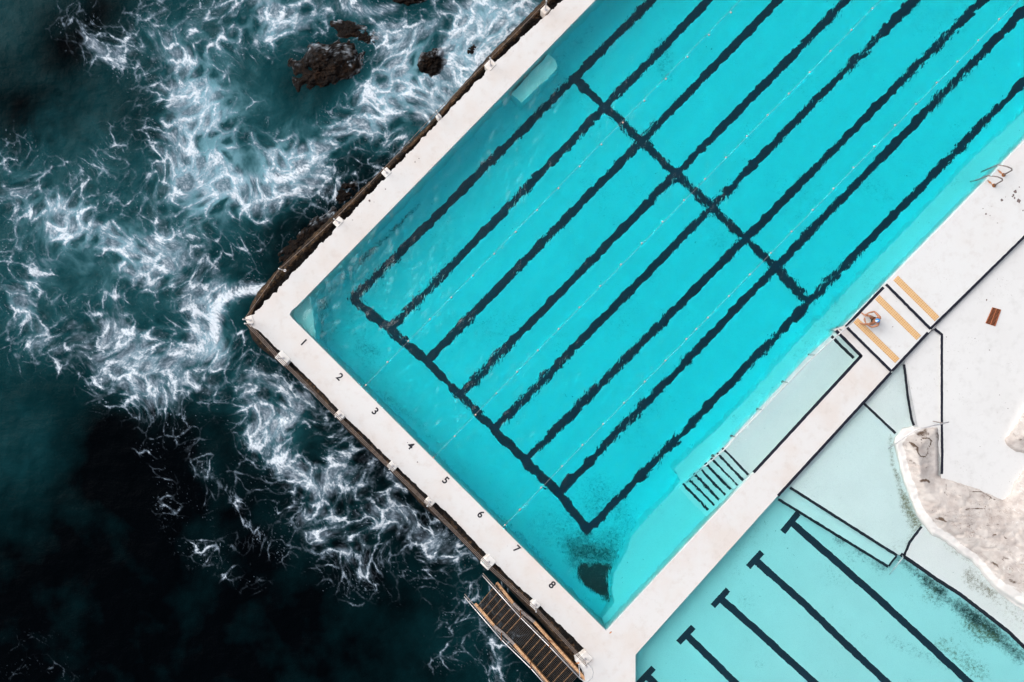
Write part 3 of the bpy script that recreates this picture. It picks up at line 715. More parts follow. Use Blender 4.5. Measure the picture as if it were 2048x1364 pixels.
# ------------------------------------------------------------------ the wading pool
u0 = np.arange(1240, 2420, 6.); v0 = np.arange(700, 1760, 6.); U, V = np.meshgrid(u0, v0)
zw = -.84+.22*ss(1300, 1750, U+.25*(V-1100))
WALG = [(.6,7,[(1795,1116),(1840,1150),(1880,1180)]), (.75,9,[(1850,1160),(1880,1182)]), (.55,8,[(1880,1190),(1910,1208)]), (.8,10,[(1918,1212),(1955,1240)]), (.85,11,[(1945,1232),(1985,1262)]), (.5,12,[(1940,1250),(1960,1270)]),
        (.8,10,[(1990,1268),(2040,1312)]), (.4,16,[(1870,1195)]), (.45,10,[(1718,1100),(1760,1135)]), (.35,6,[(1670,1075),(1685,1085)]), (.6,5,[(1675,1078),(1682,1083)]), (.5,6,[(1770,1135)]), (.3,20,[(1930,1310),(1960,1345)]),
        (.3,12,[(1780,1280),(1900,1330)]), (.14,40,[(1520,1220)]), (.25,10,[(1510,1320),(1520,1330)]), (.35,4,[(1615,1020),(1622,1032)]), (.4,3,[(1530,1042),(1527,1052)]), (.24,16,[(1490,1200)])]
WGR = [(.45,7,[(1930,1245),(1960,1265),(1990,1275)]), (.4,9,[(1855,1195),(1862,1180)]), (.35,14,[(1960,1260),(1970,1275)]), (.35,14,[(1880,1290),(1940,1330),(1960,1345)]), (.3,10,[(1895,1285)])]
WALG = [(a_*.72, w_, p_) for a_, w_, p_ in WALG]
la = (1200,600); lb = (2500,1800)
wkeep = poly_sd(U[:-1,:-1]+3, V[:-1,:-1]+3, [(1262,1700),(1262,1306),(1553,985),(1700,820),(1784,735),(1900,700),(2420,1100),(2420,1700)]) > -2
wf = struct(mesh_obj('wading_pool_floor', to_site(U, V, zw, True), grid_faces(*U.shape, wkeep), M['floor'], smooth=True,
    attrs={'dark_mask': field(U, V, WALG, la, lb, 4.), 'green': field(U, V, WGR, la, lb, 4.)}))
def wz(u, v): return float(-.84+.22*ss(1300, 1750, u+.25*(v-1100)))
tm = [((1596,1026),(1565,1064),[(1583,1045),(1748,1189),(1937,1364),(2060,1475)]), ((1524,1104),(1496,1134),[(1510,1120),(1605,1204),(1700,1296),(1775,1366),(1900,1480)]),
      ((1456,1179),(1425,1212),[(1440,1196),(1509.5,1257),(1625,1362),(1740,1466)]), ((1386.5,1253.5),(1356.5,1285),[(1372,1269),(1467,1362),(1570,1458)]), ((1307,1335),(1277,1367),[(1292,1350),(1370,1425),(1480,1530)])]
for p, q, st in tm:
    m = stripe('lane_mark', st, 14.5, lambda u, v: wz(u, v)+.002, M['black_wet'], wf, under, seed=int(p[0]), amp=.8, scale=16)
    stripe('lane_mark', [p, q], 12.5, lambda u, v: wz(u, v)+.005, M['black_wet'], wf, under, seed=int(q[0]), amp=.2)
shelf_poly = [(1553,990),(1577,973),(1795,1109),(1808,1111),(1846,1050),(1900,1000),(1830,860),(1790,860),(1726,806),(1700,830)]
def flat_grid(name, poly, z, mat, parent, galg, ggr, step=4., zf=None, zb=-1.6):
    """a submerged slab: a fine top with stains and straight sides"""
    us = [p[0] for p in poly]; vs_ = [p[1] for p in poly]
    gu, gv = np.meshgrid(np.arange(min(us), max(us)+step, step), np.arange(min(vs_), max(vs_)+step, step))
    cu, cv = gu[:-1,:-1]+step/2, gv[:-1,:-1]+step/2
    keep = poly_sd(cu, cv, poly) > -step*.2
    Vx = to_site(gu, gv, z+.003, True); F = grid_faces(*gu.shape, keep)
    a = field(gu, gv, galg, la, lb, 4.) if galg else gu*0; g = field(gu, gv, ggr, la, lb, 4.) if ggr else gu*0
    Vx, F, at = compact(Vx, F, {'dark_mask': a, 'green': g})
    o = solid(name, poly, z, mat, parent, zb=zb)
    t = mesh_obj('stained_screed', Vx, F, mat, o, attrs=at)
    return o
SGR = [(.5,3,[(1780,872),(1782,900),(1785,930),(1794,955)]), (.5,4,[(1794,950),(1802,985),(1812,1005)]), (.5,6,[(1806,990),(1820,1020),(1838,1048)]), (.5,10,[(1812,1010),(1830,1045)]), (.35,3,[(1818,1050),(1827,1062)]), (.3,7,[(1830,1060),(1815,1085)]), (.25,12,[(1790,1090)])]
sh = flat_grid('shelf', shelf_poly, -.28, M['shelf'], wf, [], SGR)
solid('low_step', [(1556,996.5),(1574,974),(1793,1110.5),(1776,1132)], -.46, M['shelf'], wf, zb=-1.6)
ts = solid('shallow_shelf', [(1727,807),(1791,867),(1840,870),(1827,850),(1808,727),(1784,742)], -.22, M['shelf'], wf, zb=-1.6)
PGR = [(.4,10,[(1935,1150),(1945,1165)]), (.5,7,[(1940,1155)]), (.45,8,[(1962,1172),(1985,1188)]), (.25,20,[(1980,1180),(2040,1240)]), (.3,5,[(1890,1090),(1930,1115),(1960,1150)])]
paddle = [(1808,1111),(1845,1050),(1880,1030),(2300,1150),(2400,1330),(2300,1520),(2048,1297),(2019,1267),(1971,1229.5),(1919.5,1190),(1871.5,1159),(1832,1131)]
pd = flat_grid('splash_slab', paddle, -.20, M['shelf'], wf, [], PGR)
stripe('edge_stripe', [(1580,975),(1690,1045),(1794,1111)], 5.6, -.28, M['black'], sh, under, seed=61, amp=.5)
stripe('edge_stripe', [(1556,998),(1670,1068),(1776,1133)], 5.4, -.46, M['black'], wf, under, seed=62, amp=.5)
stripe('edge_stripe', [(1793,1112),(1785,1121),(1777,1132)], 4.0, -.452, M['black'], wf, under, seed=63, amp=.4)
stripe('edge_stripe', [(1727,806),(1791,866.5)], 5.0, -.22, M['black'], ts, under, seed=64, amp=.4)
stripe('edge_stripe', [(1843,1053),(1830,1070),(1819,1085),(1808,1111)], 5.2, -.194, M['black'], pd, under, seed=65, amp=.5)
stripe('edge_stripe', [(1801,1108.5),(1832,1129.5),(1871.5,1157.5),(1919.5,1188),(1971,1227.5),(2019,1265),(2048,1294),(2290,1508)], 7.4, -.194, M['black'], pd, under, seed=66, amp=.5)
water_body('wading_pool_water', [(1262,1700),(1262,1306),(1553,985),(1700,820),(1784,735),(1808,718),(1834,850),(1860,900),(2420,1140),(2420,1700)], M['wade_water'], -1.5)
struct(MB().prism(L([(1180,1801),(1262,1700.5),(2420,1700.5),(2420,1140),(3300,1111),(3300,2000),(1180,2000)], -.05), FOOT).build('outer_deck', M['white']))

# ------------------------------------------------------------------ the sea, with its foam
step = 1.4
ub = np.arange(-90, 1300, step); vb = np.arange(-90, 1470, step)
FU, FV = np.meshgrid(ub.astype(np.float32), vb.astype(np.float32))
FOAM, AER, DEN = sea_fields(FU, FV)
fade = ss(-88, -20, FU)*ss(-88, -20, FV)*ss(1468, 1400, FV)
FOAM = FOAM*fade; AER = AER*fade
def sample(A, u, v):
    i = np.clip((u-ub[0])/step, 0, len(ub)-2); j = np.clip((v-vb[0])/step, 0, len(vb)-2)
    return A[j.astype(int), i.astype(int)]
k = step*1.25**np.arange(1, 46)
uo = np.concatenate([ub[0]-np.cumsum(k)[::-1], ub, ub[-1]+np.cumsum(k)]); vo = np.concatenate([vb[0]-np.cumsum(k)[::-1], vb, vb[-1]+np.cumsum(k)])
SU, SV = np.meshgrid(uo, vo); P = len(k)
f_ = np.zeros(SU.shape, np.float32); a_ = f_.copy()
f_[P:-P, P:-P] = FOAM; a_[P:-P, P:-P] = AER
x32, y32 = SU.astype(np.float32), SV.astype(np.float32)
near = np.clip(1-np.hypot(SU-700, SV-700)/4000, 0, 1)
lvl = SEA+near*(.30*fbm(x32/260, y32/260, 200, 3)+.12*fbm(x32/70, y32/70, 201, 3)+.04*f_)
mk = 1-ss(560, 960, SV+.12*SU)+.9*field(x32, y32, [(.6,90,[(20,900)]), (.35,140,[(950,1280)]), (.3,120,[(420,900)])], (-150,-150), (1250,1500))
mk = mk-field(x32, y32, [(.9,60,[(200,30),(140,90)]), (.9,70,[(40,225)]), (.6,50,[(290,230)]), (.9,90,[(600,480),(720,360)]), (.7,50,[(650,130)]), (.6,70,[(300,920)])], (-150,-150), (1250,1500))
mk = np.clip(mk+.35*fbm(x32/90, y32/90, 210, 4), 0, 1)
land = edge_nw[::6]+edge_sw[::6]+[(1180,1800),(1180,2000),(3300,2000),(3300,-400),(2500,-800),(1900,-770)]
cu, cv = (SU[:-1,:-1]+SU[1:,1:])/2, (SV[:-1,:-1]+SV[1:,1:])/2
lc = [(p[0], p[1]) for p in outer_nw+outer_sw]+land[-6:]
keep = poly_sd(cu, cv, lc) < 34
Vx, F, at = compact(to_site(SU, SV, lvl), grid_faces(*SU.shape, keep), {'foam': f_, 'aeration': a_, 'murk': mk})
sea = struct(mesh_obj('sea', Vx, F, M['sea'], base=(0,0,SEA), smooth=True, attrs=at))

# rocks awash beside the sea wall
def sea_rock(label, u, v, ru, rv, rot, h, seed, keepfoam=.8):
    nr, nt = 46, 84
    rr = np.linspace(0, 1.25, nr)[:,None]; th = np.linspace(0, 2*math.pi, nt, endpoint=False)[None,:]
    X = rr*np.cos(th); Y = rr*np.sin(th)
    wob = 1+.32*fbm(1.6*np.cos(th)+seed, 1.6*np.sin(th), seed, 3)
    X = X*wob*ru; Y = Y*wob*rv
    ca, sa = math.cos(rot), math.sin(rot)
    U = u+X*ca-Y*sa; W = v+X*sa+Y*ca
    n = fbm((U/22).astype(np.float32), (W/22).astype(np.float32), seed+5, 5, .6)
    rg = np.abs(fbm((U/34+W/90).astype(np.float32), (W/20).astype(np.float32), seed+8, 4, .55))
    prof = 1-rr**2
    fl = np.abs(fbm((U/40).astype(np.float32), (W/40).astype(np.float32), seed+12, 2))
    z = SEA-.20+.56*h*(1-rr**3)+.34*h*n-.9*h*np.clip(.12-rg, 0, 1)*np.clip(prof, 0, 1)-.22*h*fl-.9*np.clip(rr-1, 0, 1)
    q = perlin((U/9).astype(np.float32), (W/9).astype(np.float32), seed)+.6*perlin((U/4).astype(np.float32), (W/4).astype(np.float32), seed+2)
    vein = np.clip(1-np.abs(fbm((U/26).astype(np.float32), (W/26).astype(np.float32), seed+9, 4, .6))*5, 0, 1)
    near_f = np.maximum(sample(FOAM, U, W)*1.4, np.clip((vein-.45)*1.8*(.3+.9*q), 0, .8))
    g = np.clip(near_f*ss(.50, .95, rr+.30*n+.10*q+.25*np.sin(th+2.2))*keepfoam, 0, 1)
    V = to_site(U, W, z)
    F = []
    for j in range(nr-1):
        for i in range(nt):
            k1 = (i+1) % nt; F.append([j*nt+i, j*nt+k1, (j+1)*nt+k1, (j+1)*nt+i])
    o = mesh_obj('sea_rock', V, np.array(F)[:, ::1], M['sea_rock'], smooth=True, attrs={'foam': g})
    return tag(o, label, 'rock', 'dark rocks awash beside the sea wall')
sea_rock('largest dark brown sea rock, bare in the middle of the foam', 650, 138, 92, 60, -.45, .75, 301)
sea_rock('dark rock laced with foam trickles just above the largest rock', 716, 66, 74, 26, .35, .42, 307, 1.25)
sea_rock('small round dark rock in white water beside the large brown one', 864, 122, 40, 30, -.6, .75, 302)
sea_rock('black wet rock cut off by the top edge of the photo', 818, -4, 52, 22, .15, .7, 303)
sea_rock('small dark rock under foam, closest to the upper sea wall', 948, 98, 24, 18, -.8, .45, 304, 1.)
sea_rock('long low black rock against the wall near the pool corner', 612, 474, 100, 34, -.72, .55, 305, 1.)
sea_rock('flat black rock at the wall foot with foam trickling over', 694, 378, 52, 28, -.72, .55, 306, 1.)

# ------------------------------------------------------------------ the two growth-covered sea walls
def resample(path, n):
    p = np.array(path, float); s = np.concatenate([[0], np.cumsum(np.hypot(*np.diff(p, axis=0).T))]); t = np.linspace(0, s[-1], n)
    return np.stack([np.interp(t, s, p[:,0]), np.interp(t, s, p[:,1])], 1)
def sea_wall(label, inner, outer, prof, dark, n, seed):
    A = resample(inner, n); B = resample(outer, n); us, zs = zip(*prof); us = np.array(us); m = 30
    w = np.interp(np.linspace(0, 1, m), np.linspace(0, 1, len(us)), us); zz = np.interp(w, us, zs)
    pu = A[:,0:1]+(B-A)[:,0:1]*w[None]; pv = A[:,1:2]+(B-A)[:,1:2]*w[None]
    nz = fbm((pu/13).astype(np.float32), (pv/13).astype(np.float32), seed, 5, .65); n2 = fbm((pu/40).astype(np.float32), (pv/40).astype(np.float32), seed+3, 3)
    z = zz[None]+.20*nz+.16*n2
    j = 3.0*nz*np.clip((w[None]-.15)/.2, 0, 1); pu = pu+j*.7; pv = pv+j*.7
    al = np.interp(w, us, dark)[None]+.9*nz+.3*n2  # colour darkens in the groove beside the deck and at the foot
    F = np.stack([(np.arange(n-1)[:,None]*m+np.arange(m-1)[None]), (np.arange(n-1)[:,None]*m+np.arange(1, m)[None]), (np.arange(1, n)[:,None]*m+np.arange(1, m)[None]), (np.arange(1, n)[:,None]*m+np.arange(m-1)[None])], -1).reshape(-1, 4)
    V = to_site(pu, pv, z)
    a, b, c = V[F[0][0]], V[F[0][1]], V[F[0][2]]
    if np.cross(b-a, c-a)[2] < 0: F = F[:, ::-1]
    o = mesh_obj('sea_wall', V, F, M['growth'], smooth=True, attrs={'dark_mask': np.clip(al, 0, 1)})
    return tag(o, label, 'sea wall')
sea_wall('long brown growth-covered sea wall along the pool side with the rocks', [(1866,-729),(1130,5),(994,131),(795,340),(676,463),(591,552),(517,627),(505,642)],
         [(1826,-735),(1090,0),(973,118),(855,252),(760,345),(637,461),(566,530),(517,586),(500,618),(495,640)],
         [(0,-.5),(.28,-.62),(.5,-.55),(.72,-.38),(.92,-.5),(1.04,-1.1),(1.12,-4)], [.75,.9,.75,.05,.1,.4,.8], 640, 401)
sea_wall('narrow dark brown sea wall below the lane numbers', [(505,640),(522,660),(556,694),(590,726),(639,773),(683,821),(786,921),(865,996),(905,1030),(974,1105),(1035,1166),(1073,1200),(1089,1215),(1178,1301),(1168,1330)],
         [(494,642),(497,655),(507,679),(520,694),(556,722),(620,775),(697,862),(779,939),(848,1013),(905,1062),(957,1118),(1010,1168),(1058,1219),(1090,1252),(1140,1316),(1150,1335)],
         [(0,-.45),(.3,-.55),(.55,-.6),(.8,-.75),(.95,-1.1),(1.05,-1.9),(1.1,-4)], [.95,.85,.35,.15,.45,.8,.95], 560, 402)

# ------------------------------------------------------------------ cable fences on the sea walls
def fence(label, posts, hts, blocks, closed_end=None):
    z0 = -.02
    e = empty('cable_fence', plan(*posts[0], z0), label, 'cable fence')
    for (u, v), (bw, bl, rot) in zip(posts, blocks):
        if bw:
            c = plan(u, v, 0)
            b = MB().box((c.x, c.y, -.62), bl*.025, bw*.025, .65, rot, .03).build('plinth', M['plinth'], e)
    p0 = None
    for u, v in posts:
        c = plan(u, v, .03)
        if p0 is None:
            m = MB().tube([c, c+Vector((0,0,.98))], .028, 8); m.tube([c, c+Vector((0,0,.03))], .07, 10); m.ball((c.x, c.y, c.z+1.0), .045)
            p0 = m.build('post', M['steel'], e); base = c
        else:
            q = p0.copy(); COL.objects.link(q); q.parent = e; q.location = p0.location+(c-base)
    for h in hts:
        m = MB()
        pts = []
        for (u, v), (u2, v2) in zip(posts[:-1], posts[1:]):
            a = plan(u, v, .03); b = plan(u2, v2, .03)
            for k in range(8):
                t = k/8; pts.append(a.lerp(b, t)+Vector((0, 0, h-.05*4*t*(1-t))))
        pts.append(plan(*posts[-1], .03)+Vector((0,0,h)))
        m.tube(pts, .017 if len(hts) > 1 else .013, 6).build('cable', M['cable'], e)
    return e
M['plinth'] = white_concrete('rust_flecked_white_block', (.78, .76, .73), (.60, .42, .30), .35, 1.0)
a45 = R(46)
nwp = [(1530,-420),(1310,-200),(1091,19),(981,130),(877,233),(773,345),(677,444),(570,541),(500,640)]
fence('single cable fence on the long brown sea wall beside the rocks', nwp, [.92], [(16,18,a45),(16,18,a45),(14,16,a45),(17,20,a45),(9,10,a45),(15,16,a45),(15,19,a45),(0,0,0),(17,15,R(20))])
swp = [(503,648),(566,716),(680,830),(785,932),(859,1004),(977,1124),(1071,1210),(1170,1318)]
s45 = R(-44)
fence('three cable fence along the walkway with the lane numbers', swp, [.34,.64,.95], [(0,0,0),(21,26,s45),(15,18,s45),(15,18,s45),(14,18,s45),(26,22,s45),(17,16,s45),(27,22,s45)])

# ------------------------------------------------------------------ metal stair into the sea
M['nosing'] = metal('tan_nosing_steel', (.34, .21, .12), .6, .6, .4, (.16, .08, .04))
st = empty('sea_stair', plan(1060,1290,-2.0), 'rusty metal stair with grating treads and pipe rails going down into the sea', 'stair')
def along(path, t):
    i = min(int(t*(len(path)-1)), len(path)-2); f = t*(len(path)-1)-i
    a, b = path[i], path[i+1]; return tuple(a[k]+(b[k]-a[k])*f for k in range(3))
Ls = [(942,1196,-2.55),(989,1251,-1.85),(1010,1268,-1.72),(1029,1288,-1.6),(1095,1364,-.5),(1125,1398,-.1)]
Rs = [(984,1152,-2.55),(1027,1206,-1.85),(1046,1224,-1.72),(1069,1243.5,-1.6),(1144,1327.5,-.5),(1172,1360,-.1)]
for pth, nm in ((Ls, 0), (Rs, 1)):
    for seg, mt in (((0,1),'ochre'), ((1,2,3),'dull_steel'), ((3,4,5),'ochre')):
        m = MB()
        ps = [plan(*pth[i]) for i in seg]
        for a, b in zip(ps[:-1], ps[1:]):
            d = (b-a); ln = d.length; x = d.normalized(); y = Vector((0,0,1)).cross(x).normalized(); z = x.cross(y)
            vs8 = [a+x*i*ln+y*j*.075+z*k for i in (0,1) for j in (-1,1) for k in (-.11,.11)]
            m.add(vs8, [[0,1,3,2],[4,6,7,5],[0,4,5,1],[2,3,7,6],[1,5,7,3],[0,2,6,4]])
        m.build('stringer', M[mt], st)
def grating(l0, r0, l1, r1, bars, cross_n, name):
    m = MB()
    P = lambda a, b, t: a.lerp(b, t)
    for k in range(cross_n+1):                       # load bars across the width
        t = k/cross_n; a = P(l0, l1, t); b = P(r0, r1, t); wd = .016 if 0 < k < cross_n else .026
        d = (l1-l0).normalized()*wd/2
        m.add([a-d, a+d, b+d, b-d, a-d-Vector((0,0,.04)), a+d-Vector((0,0,.04)), b+d-Vector((0,0,.04)), b-d-Vector((0,0,.04))], [[0,3,2,1],[4,5,6,7],[0,1,5,4],[2,3,7,6],[1,2,6,5],[3,0,4,7]])
    for k in range(1, bars):
        t = k/bars; a = P(l0, r0, t); b = P(l1, r1, t); d = (r0-l0).normalized()*.006
        m.add([a-d, a+d, b+d, b-d, a-d-Vector((0,0,.03)), a+d-Vector((0,0,.03)), b+d-Vector((0,0,.03)), b-d-Vector((0,0,.03))], [[0,3,2,1],[4,5,6,7],[0,1,5,4],[2,3,7,6],[1,2,6,5],[3,0,4,7]])
    o = m.build(name, M['dark_steel'], st)
    nz = MB(); d = (l1-l0).normalized()*.015
    nz.add([l0-d, l0+d, r0+d, r0-d, l0-d-Vector((0,0,.05)), l0+d-Vector((0,0,.05)), r0+d-Vector((0,0,.05)), r0-d-Vector((0,0,.05))], [[0,3,2,1],[4,5,6,7],[0,1,5,4],[2,3,7,6],[1,2,6,5],[3,0,4,7]])
    for v in nz.v: v.z += .006
    nz.build('nosing', M['nosing'], o)
def flight(l0, r0, l1, r1, n):
    for k in range(n):
        a = plan(*[l0[i]+(l1[i]-l0[i])*k/n for i in range(3)]); b = plan(*[r0[i]+(r1[i]-r0[i])*k/n for i in range(3)])
        c = plan(*[l0[i]+(l1[i]-l0[i])*(k+1)/n for i in range(3)]); d = plan(*[r0[i]+(r1[i]-r0[i])*(k+1)/n for i in range(3)])
        c.z = a.z; d.z = b.z
        g = .94
        grating(a, b, a.lerp(c, g), b.lerp(d, g), 16, 4, 'tread')
flight((955,1213,-2.16),(993,1168,-2.16),(1010,1270,-1.68),(1049,1228,-1.68),6)
grating(plan(1010,1270,-1.66), plan(1049,1228,-1.66), plan(1040,1300,-1.58), plan(1075,1260,-1.58), 20, 12, 'landing')
flight((1041,1301,-1.5),(1076,1261,-1.5),(1122,1392,-.2),(1160,1352,-.2),8)
# two pipe rails a side, with posts
def rails(path, side):
    for dz, dd, r in ((0, 0, .03), (-.42, 0, .022)):
        pts = [plan(u, v, z)+Vector((0,0,dz)) for u, v, z in path]
        sm = []
        for i, p in enumerate(pts):
            if 0 < i < len(pts)-1:
                sm += [p.lerp(pts[i-1], .12), p.lerp(pts[i+1], .0), p.lerp(pts[i+1], .12)]
            else: sm.append(p)
        MB().tube(sm, r, 8).build('handrail' if dz == 0 else 'mid_rail', M['steel'] if dz == 0 else M['dull_steel'], st, smooth=True)
LR = [(928,1193,-1.45),(1002.5,1279,-.85),(1062,1337,0),(1110,1391,.75)]
RR = [(965,1151,-1.45),(1041,1235,-.85),(1099,1293,0),(1160,1357,.75)]
rails(LR, 0); rails(RR, 1)
for (a, b) in (((1002.5,1279,-.85),(1003,1264,-1.75)), ((1062,1337,0),(1061,1323,-1.05)), ((1041,1235,-.85),(1041,1220,-1.75)), ((1099,1293,0),(1098.5,1280,-1.05))):
    m = MB().tube([plan(*a), plan(*b)], .026, 8); m.ball(plan(*a), .045); m.build('rail_post', M['rust'], st)

# bent pipe rail at the head of the stair
m = MB(); pts = [(1174,1327,.03),(1176,1328,.55),(1184,1336,.8),(1186.5,1345,.85),(1184,1356,.85),(1176,1363,.8),(1168,1362,.6),(1160,1357,.45)]
m.tube([plan(*p) for p in pts], .026, 8)
m.tube([plan(1160,1357,.45), plan(1158,1330,.03)], .024, 8)
tag(m.build('bent_pipe_rail', M['rubber'], smooth=True), 'grey pipe rail bent into a loop at the head of the sea stair', 'handrail')

# ------------------------------------------------------------------ lane ropes
def lane_rope(label, pts, floats, far):
    a = plan(*pts[0], WATER+.03)
    e = empty('lane_rope', a, label, 'lane rope', 'lane ropes floating on the pool')
    path = []
    seq = pts+[far]
    for (u, v), (u2, v2) in zip(seq[:-1], seq[1:]):
        n = max(2, int(math.hypot(u2-u, v2-v)/14))
        for k in range(n):
            t = k/n; q = u+(u2-u)*t; s_ = v+(v2-v)*t
            path.append(plan(q+.35*math.sin(q*.13), s_, WATER+.012+.006*math.sin(q*.3)))
    path.append(plan(*far, WATER+.01))
    MB().tube(path, .007, 6).build('rope', M['rope'], e)
    d = Vector((far[0]-pts[-1][0], far[1]-pts[-1][1])).normalized(); allf = list(floats)
    u, v = floats[-1]
    while (u-1024)**2 < 1500**2 and v > -60 and len(allf) < 45:
        u += d.x*60.; v += d.y*60.; allf.append((u, v))
    f0 = None
    for u, v in allf:
        c = plan(u, v, WATER+.015)
        if f0 is None: f0 = MB().ball(c, .048, 12, .85).build('float', M['float'], e, smooth=True); b0 = c
        else:
            q = f0.copy(); COL.objects.link(q); q.parent = e; q.location = f0.location+(c-b0)
def ev(a, b, n): return [(a[0]+(b[0]-a[0])*k/n, a[1]+(b[1]-a[1])*k/n) for k in range(n+1)]
lane_rope('lane rope with pink floats closest to the wall beside the sea rocks', [(722,780)], [(732,770),(775,724)]+ev((817,682),(1160,333),8)[0:9]+ev((1203,289),(1418,70),5)+[(1462,25)], (2230,-770))
lane_rope('middle lane rope of the three with pink floats', [(857,925)], [(867,915)]+ev((909.6,872.4),(1325,443),10)+ev((1368,400),(1745,17),9), (2290,-540))
lane_rope('lane rope with pink floats closest to the shallow ledge', [(1004,1056)], [(1010,1050),(1040,1019),(1082,975),(1124,932)]+ev((1165,890),(1331,721),4)+[(1373,678),(1393,658)]+ev((1416,635),(1667,377),6)+ev((1707,335),(1998,38),7), (2390,-360))

# ------------------------------------------------------------------ rails and ladder of the pool
h = empty('ledge_handrail', plan(1560,770,-.4), 'long pale pipe handrail along the shallow ledge, slanting under water at its end', 'handrail')
rl = [(1711,638,.62),(1683,664,.50),(1655,688.5,.40),(1618,723,.40),(1531,813,.40),(1471.5,874,.40),(1456,892,.38),(1442,905,.26),(1428,917,.06),(1415,928,-.10),(1392,946,-.36),(1372,964,-.60)]
MB().tube([plan(u, v, z) for u, v, z in rl], .032, 10).build('rail', M['steel'], h, smooth=True)
p0 = None
for u, v, zt, tu, tv in ((1618,710,.40,1631,710), (1565,763,.40,1577.5,765), (1514,818,.40,1525.5,819), (1463,872,.40,1471.5,874), (1425,911,.10,1431,915), (1674,656,.5,1686,661)):
    b = under(u, v, -.42); t_ = plan(tu, tv, zt)
    b = Vector((t_.x-.03, t_.y, -.42)) if (b-t_).length > 1.6 else b
    m = MB().tube([b, t_], .022, 8); m.tube([b, b+Vector((0,0,.03))], .07, 10); m.build('rail_post', M['dull_steel'], h)

ld = empty('pool_ladder', plan(1985,350,.14), 'bent pipe ladder with rusty feet at the pool edge', 'ladder')
for pts, foot in (([(2007,350,.15),(2024,340.5,.75),(2023,337,.86),(2014,333,.90),(1996.5,329.5,.62),(1978,337,.0),(1962,344,-.9)], (2007,350)),
                  ([(1988,371,.15),(2005,361,.75),(2004,357.5,.86),(1995.6,353.6,.90),(1976,351,.62),(1954,360,.0),(1940,364,-.9)], (1988,371))):
    g = [under(u, v, z) if z < WATER else plan(u, v, z) for u, v, z in pts]
    MB().tube(g, .034, 10).build('side_rail', M['dull_steel'], ld, smooth=True)
    c = plan(*foot, .14); MB().tube([c, c+Vector((0,0,.05))], [.10,.085], 14).build('base_flange', M['rust'], ld)
for t in (0.0, .45, .9):
    a = under(1975-14*t, 338+5*t, -.25-.6*t); b = under(1953-12*t, 359+4*t, -.25-.6*t)
    m = MB(); d = Vector((.05,.05,0)); m.add([a-d, b-d, b+d, a+d, a-d-Vector((0,0,.03)), b-d-Vector((0,0,.03)), b+d-Vector((0,0,.03)), a+d-Vector((0,0,.03))], [[0,1,2,3],[4,7,6,5],[0,4,5,1],[1,5,6,2],[2,6,7,3],[3,7,4,0]])
    m.build('rung', M['steel'], ld)
stain('rust_stain', 2000, 344, 8, 2.6, .75, .14, upper_deck); stain('rust_stain', 1980, 365, 8, 2.6, .75, .14, upper_deck)

# grip strips
def grip(label, p, q, wd, z):
    a = plan(*p, z); b = plan(*q, z); d = b-a; ln = d.length; rz = math.atan2(d.y, d.x)
    W_ = wd*.025; me = bpy.data.meshes.new('grip_strip'); m = MB().box((0,0,0), ln, W_, .022, 0, .006)
    me.from_pydata([tuple(v) for v in m.v], [], m.f); me.materials.append(M['grip'])
    o = bpy.data.objects.new('grip_strip', me); COL.objects.link(o)
    o.location = (a+b)/2+Vector((0,0,.001)); o.rotation_euler = (0, 0, rz)
    tag(o, label, 'grip strip', 'tan grip strips on the white deck')
grip('tan grip strip on the upper deck, the most stained of the three', (1791.2,556), (1873.8,637.7), 12.8, .14)
grip('tan grip strip across the middle of the platform', (1754.5,594.5), (1837.2,675.5), 12.4, .07)
grip('tan grip strip touching the foot of the seated swimmer', (1711,640.5), (1794.3,721.2), 12.6, .07)

# drain grate in the concourse
dg_ = empty('drain_grate', plan(1986,633,-.06), 'rusty terracotta iron drain grate set in the white concourse', 'drain grate')
A_, B_, C_, D_ = [plan(*p, -.055) for p in ((1985,615),(2001,619.5),(1989.5,652),(1971.5,646))]
MB().add([A_, D_, C_, B_], [[0,1,2,3]]).build('pit', M['pit'], dg_)
m = MB()
for k in range(14):
    t = (k+.0)/13; a = A_.lerp(D_, t); b = B_.lerp(C_, t); m.tube([a+Vector((0,0,.012)), b+Vector((0,0,.012))], .016, 4)
for t in (0,.5,1): m.tube([A_.lerp(B_, t)+Vector((0,0,.016)), D_.lerp(C_, t)+Vector((0,0,.016))], .024, 4)
m.build('bars', M['terra'], dg_)

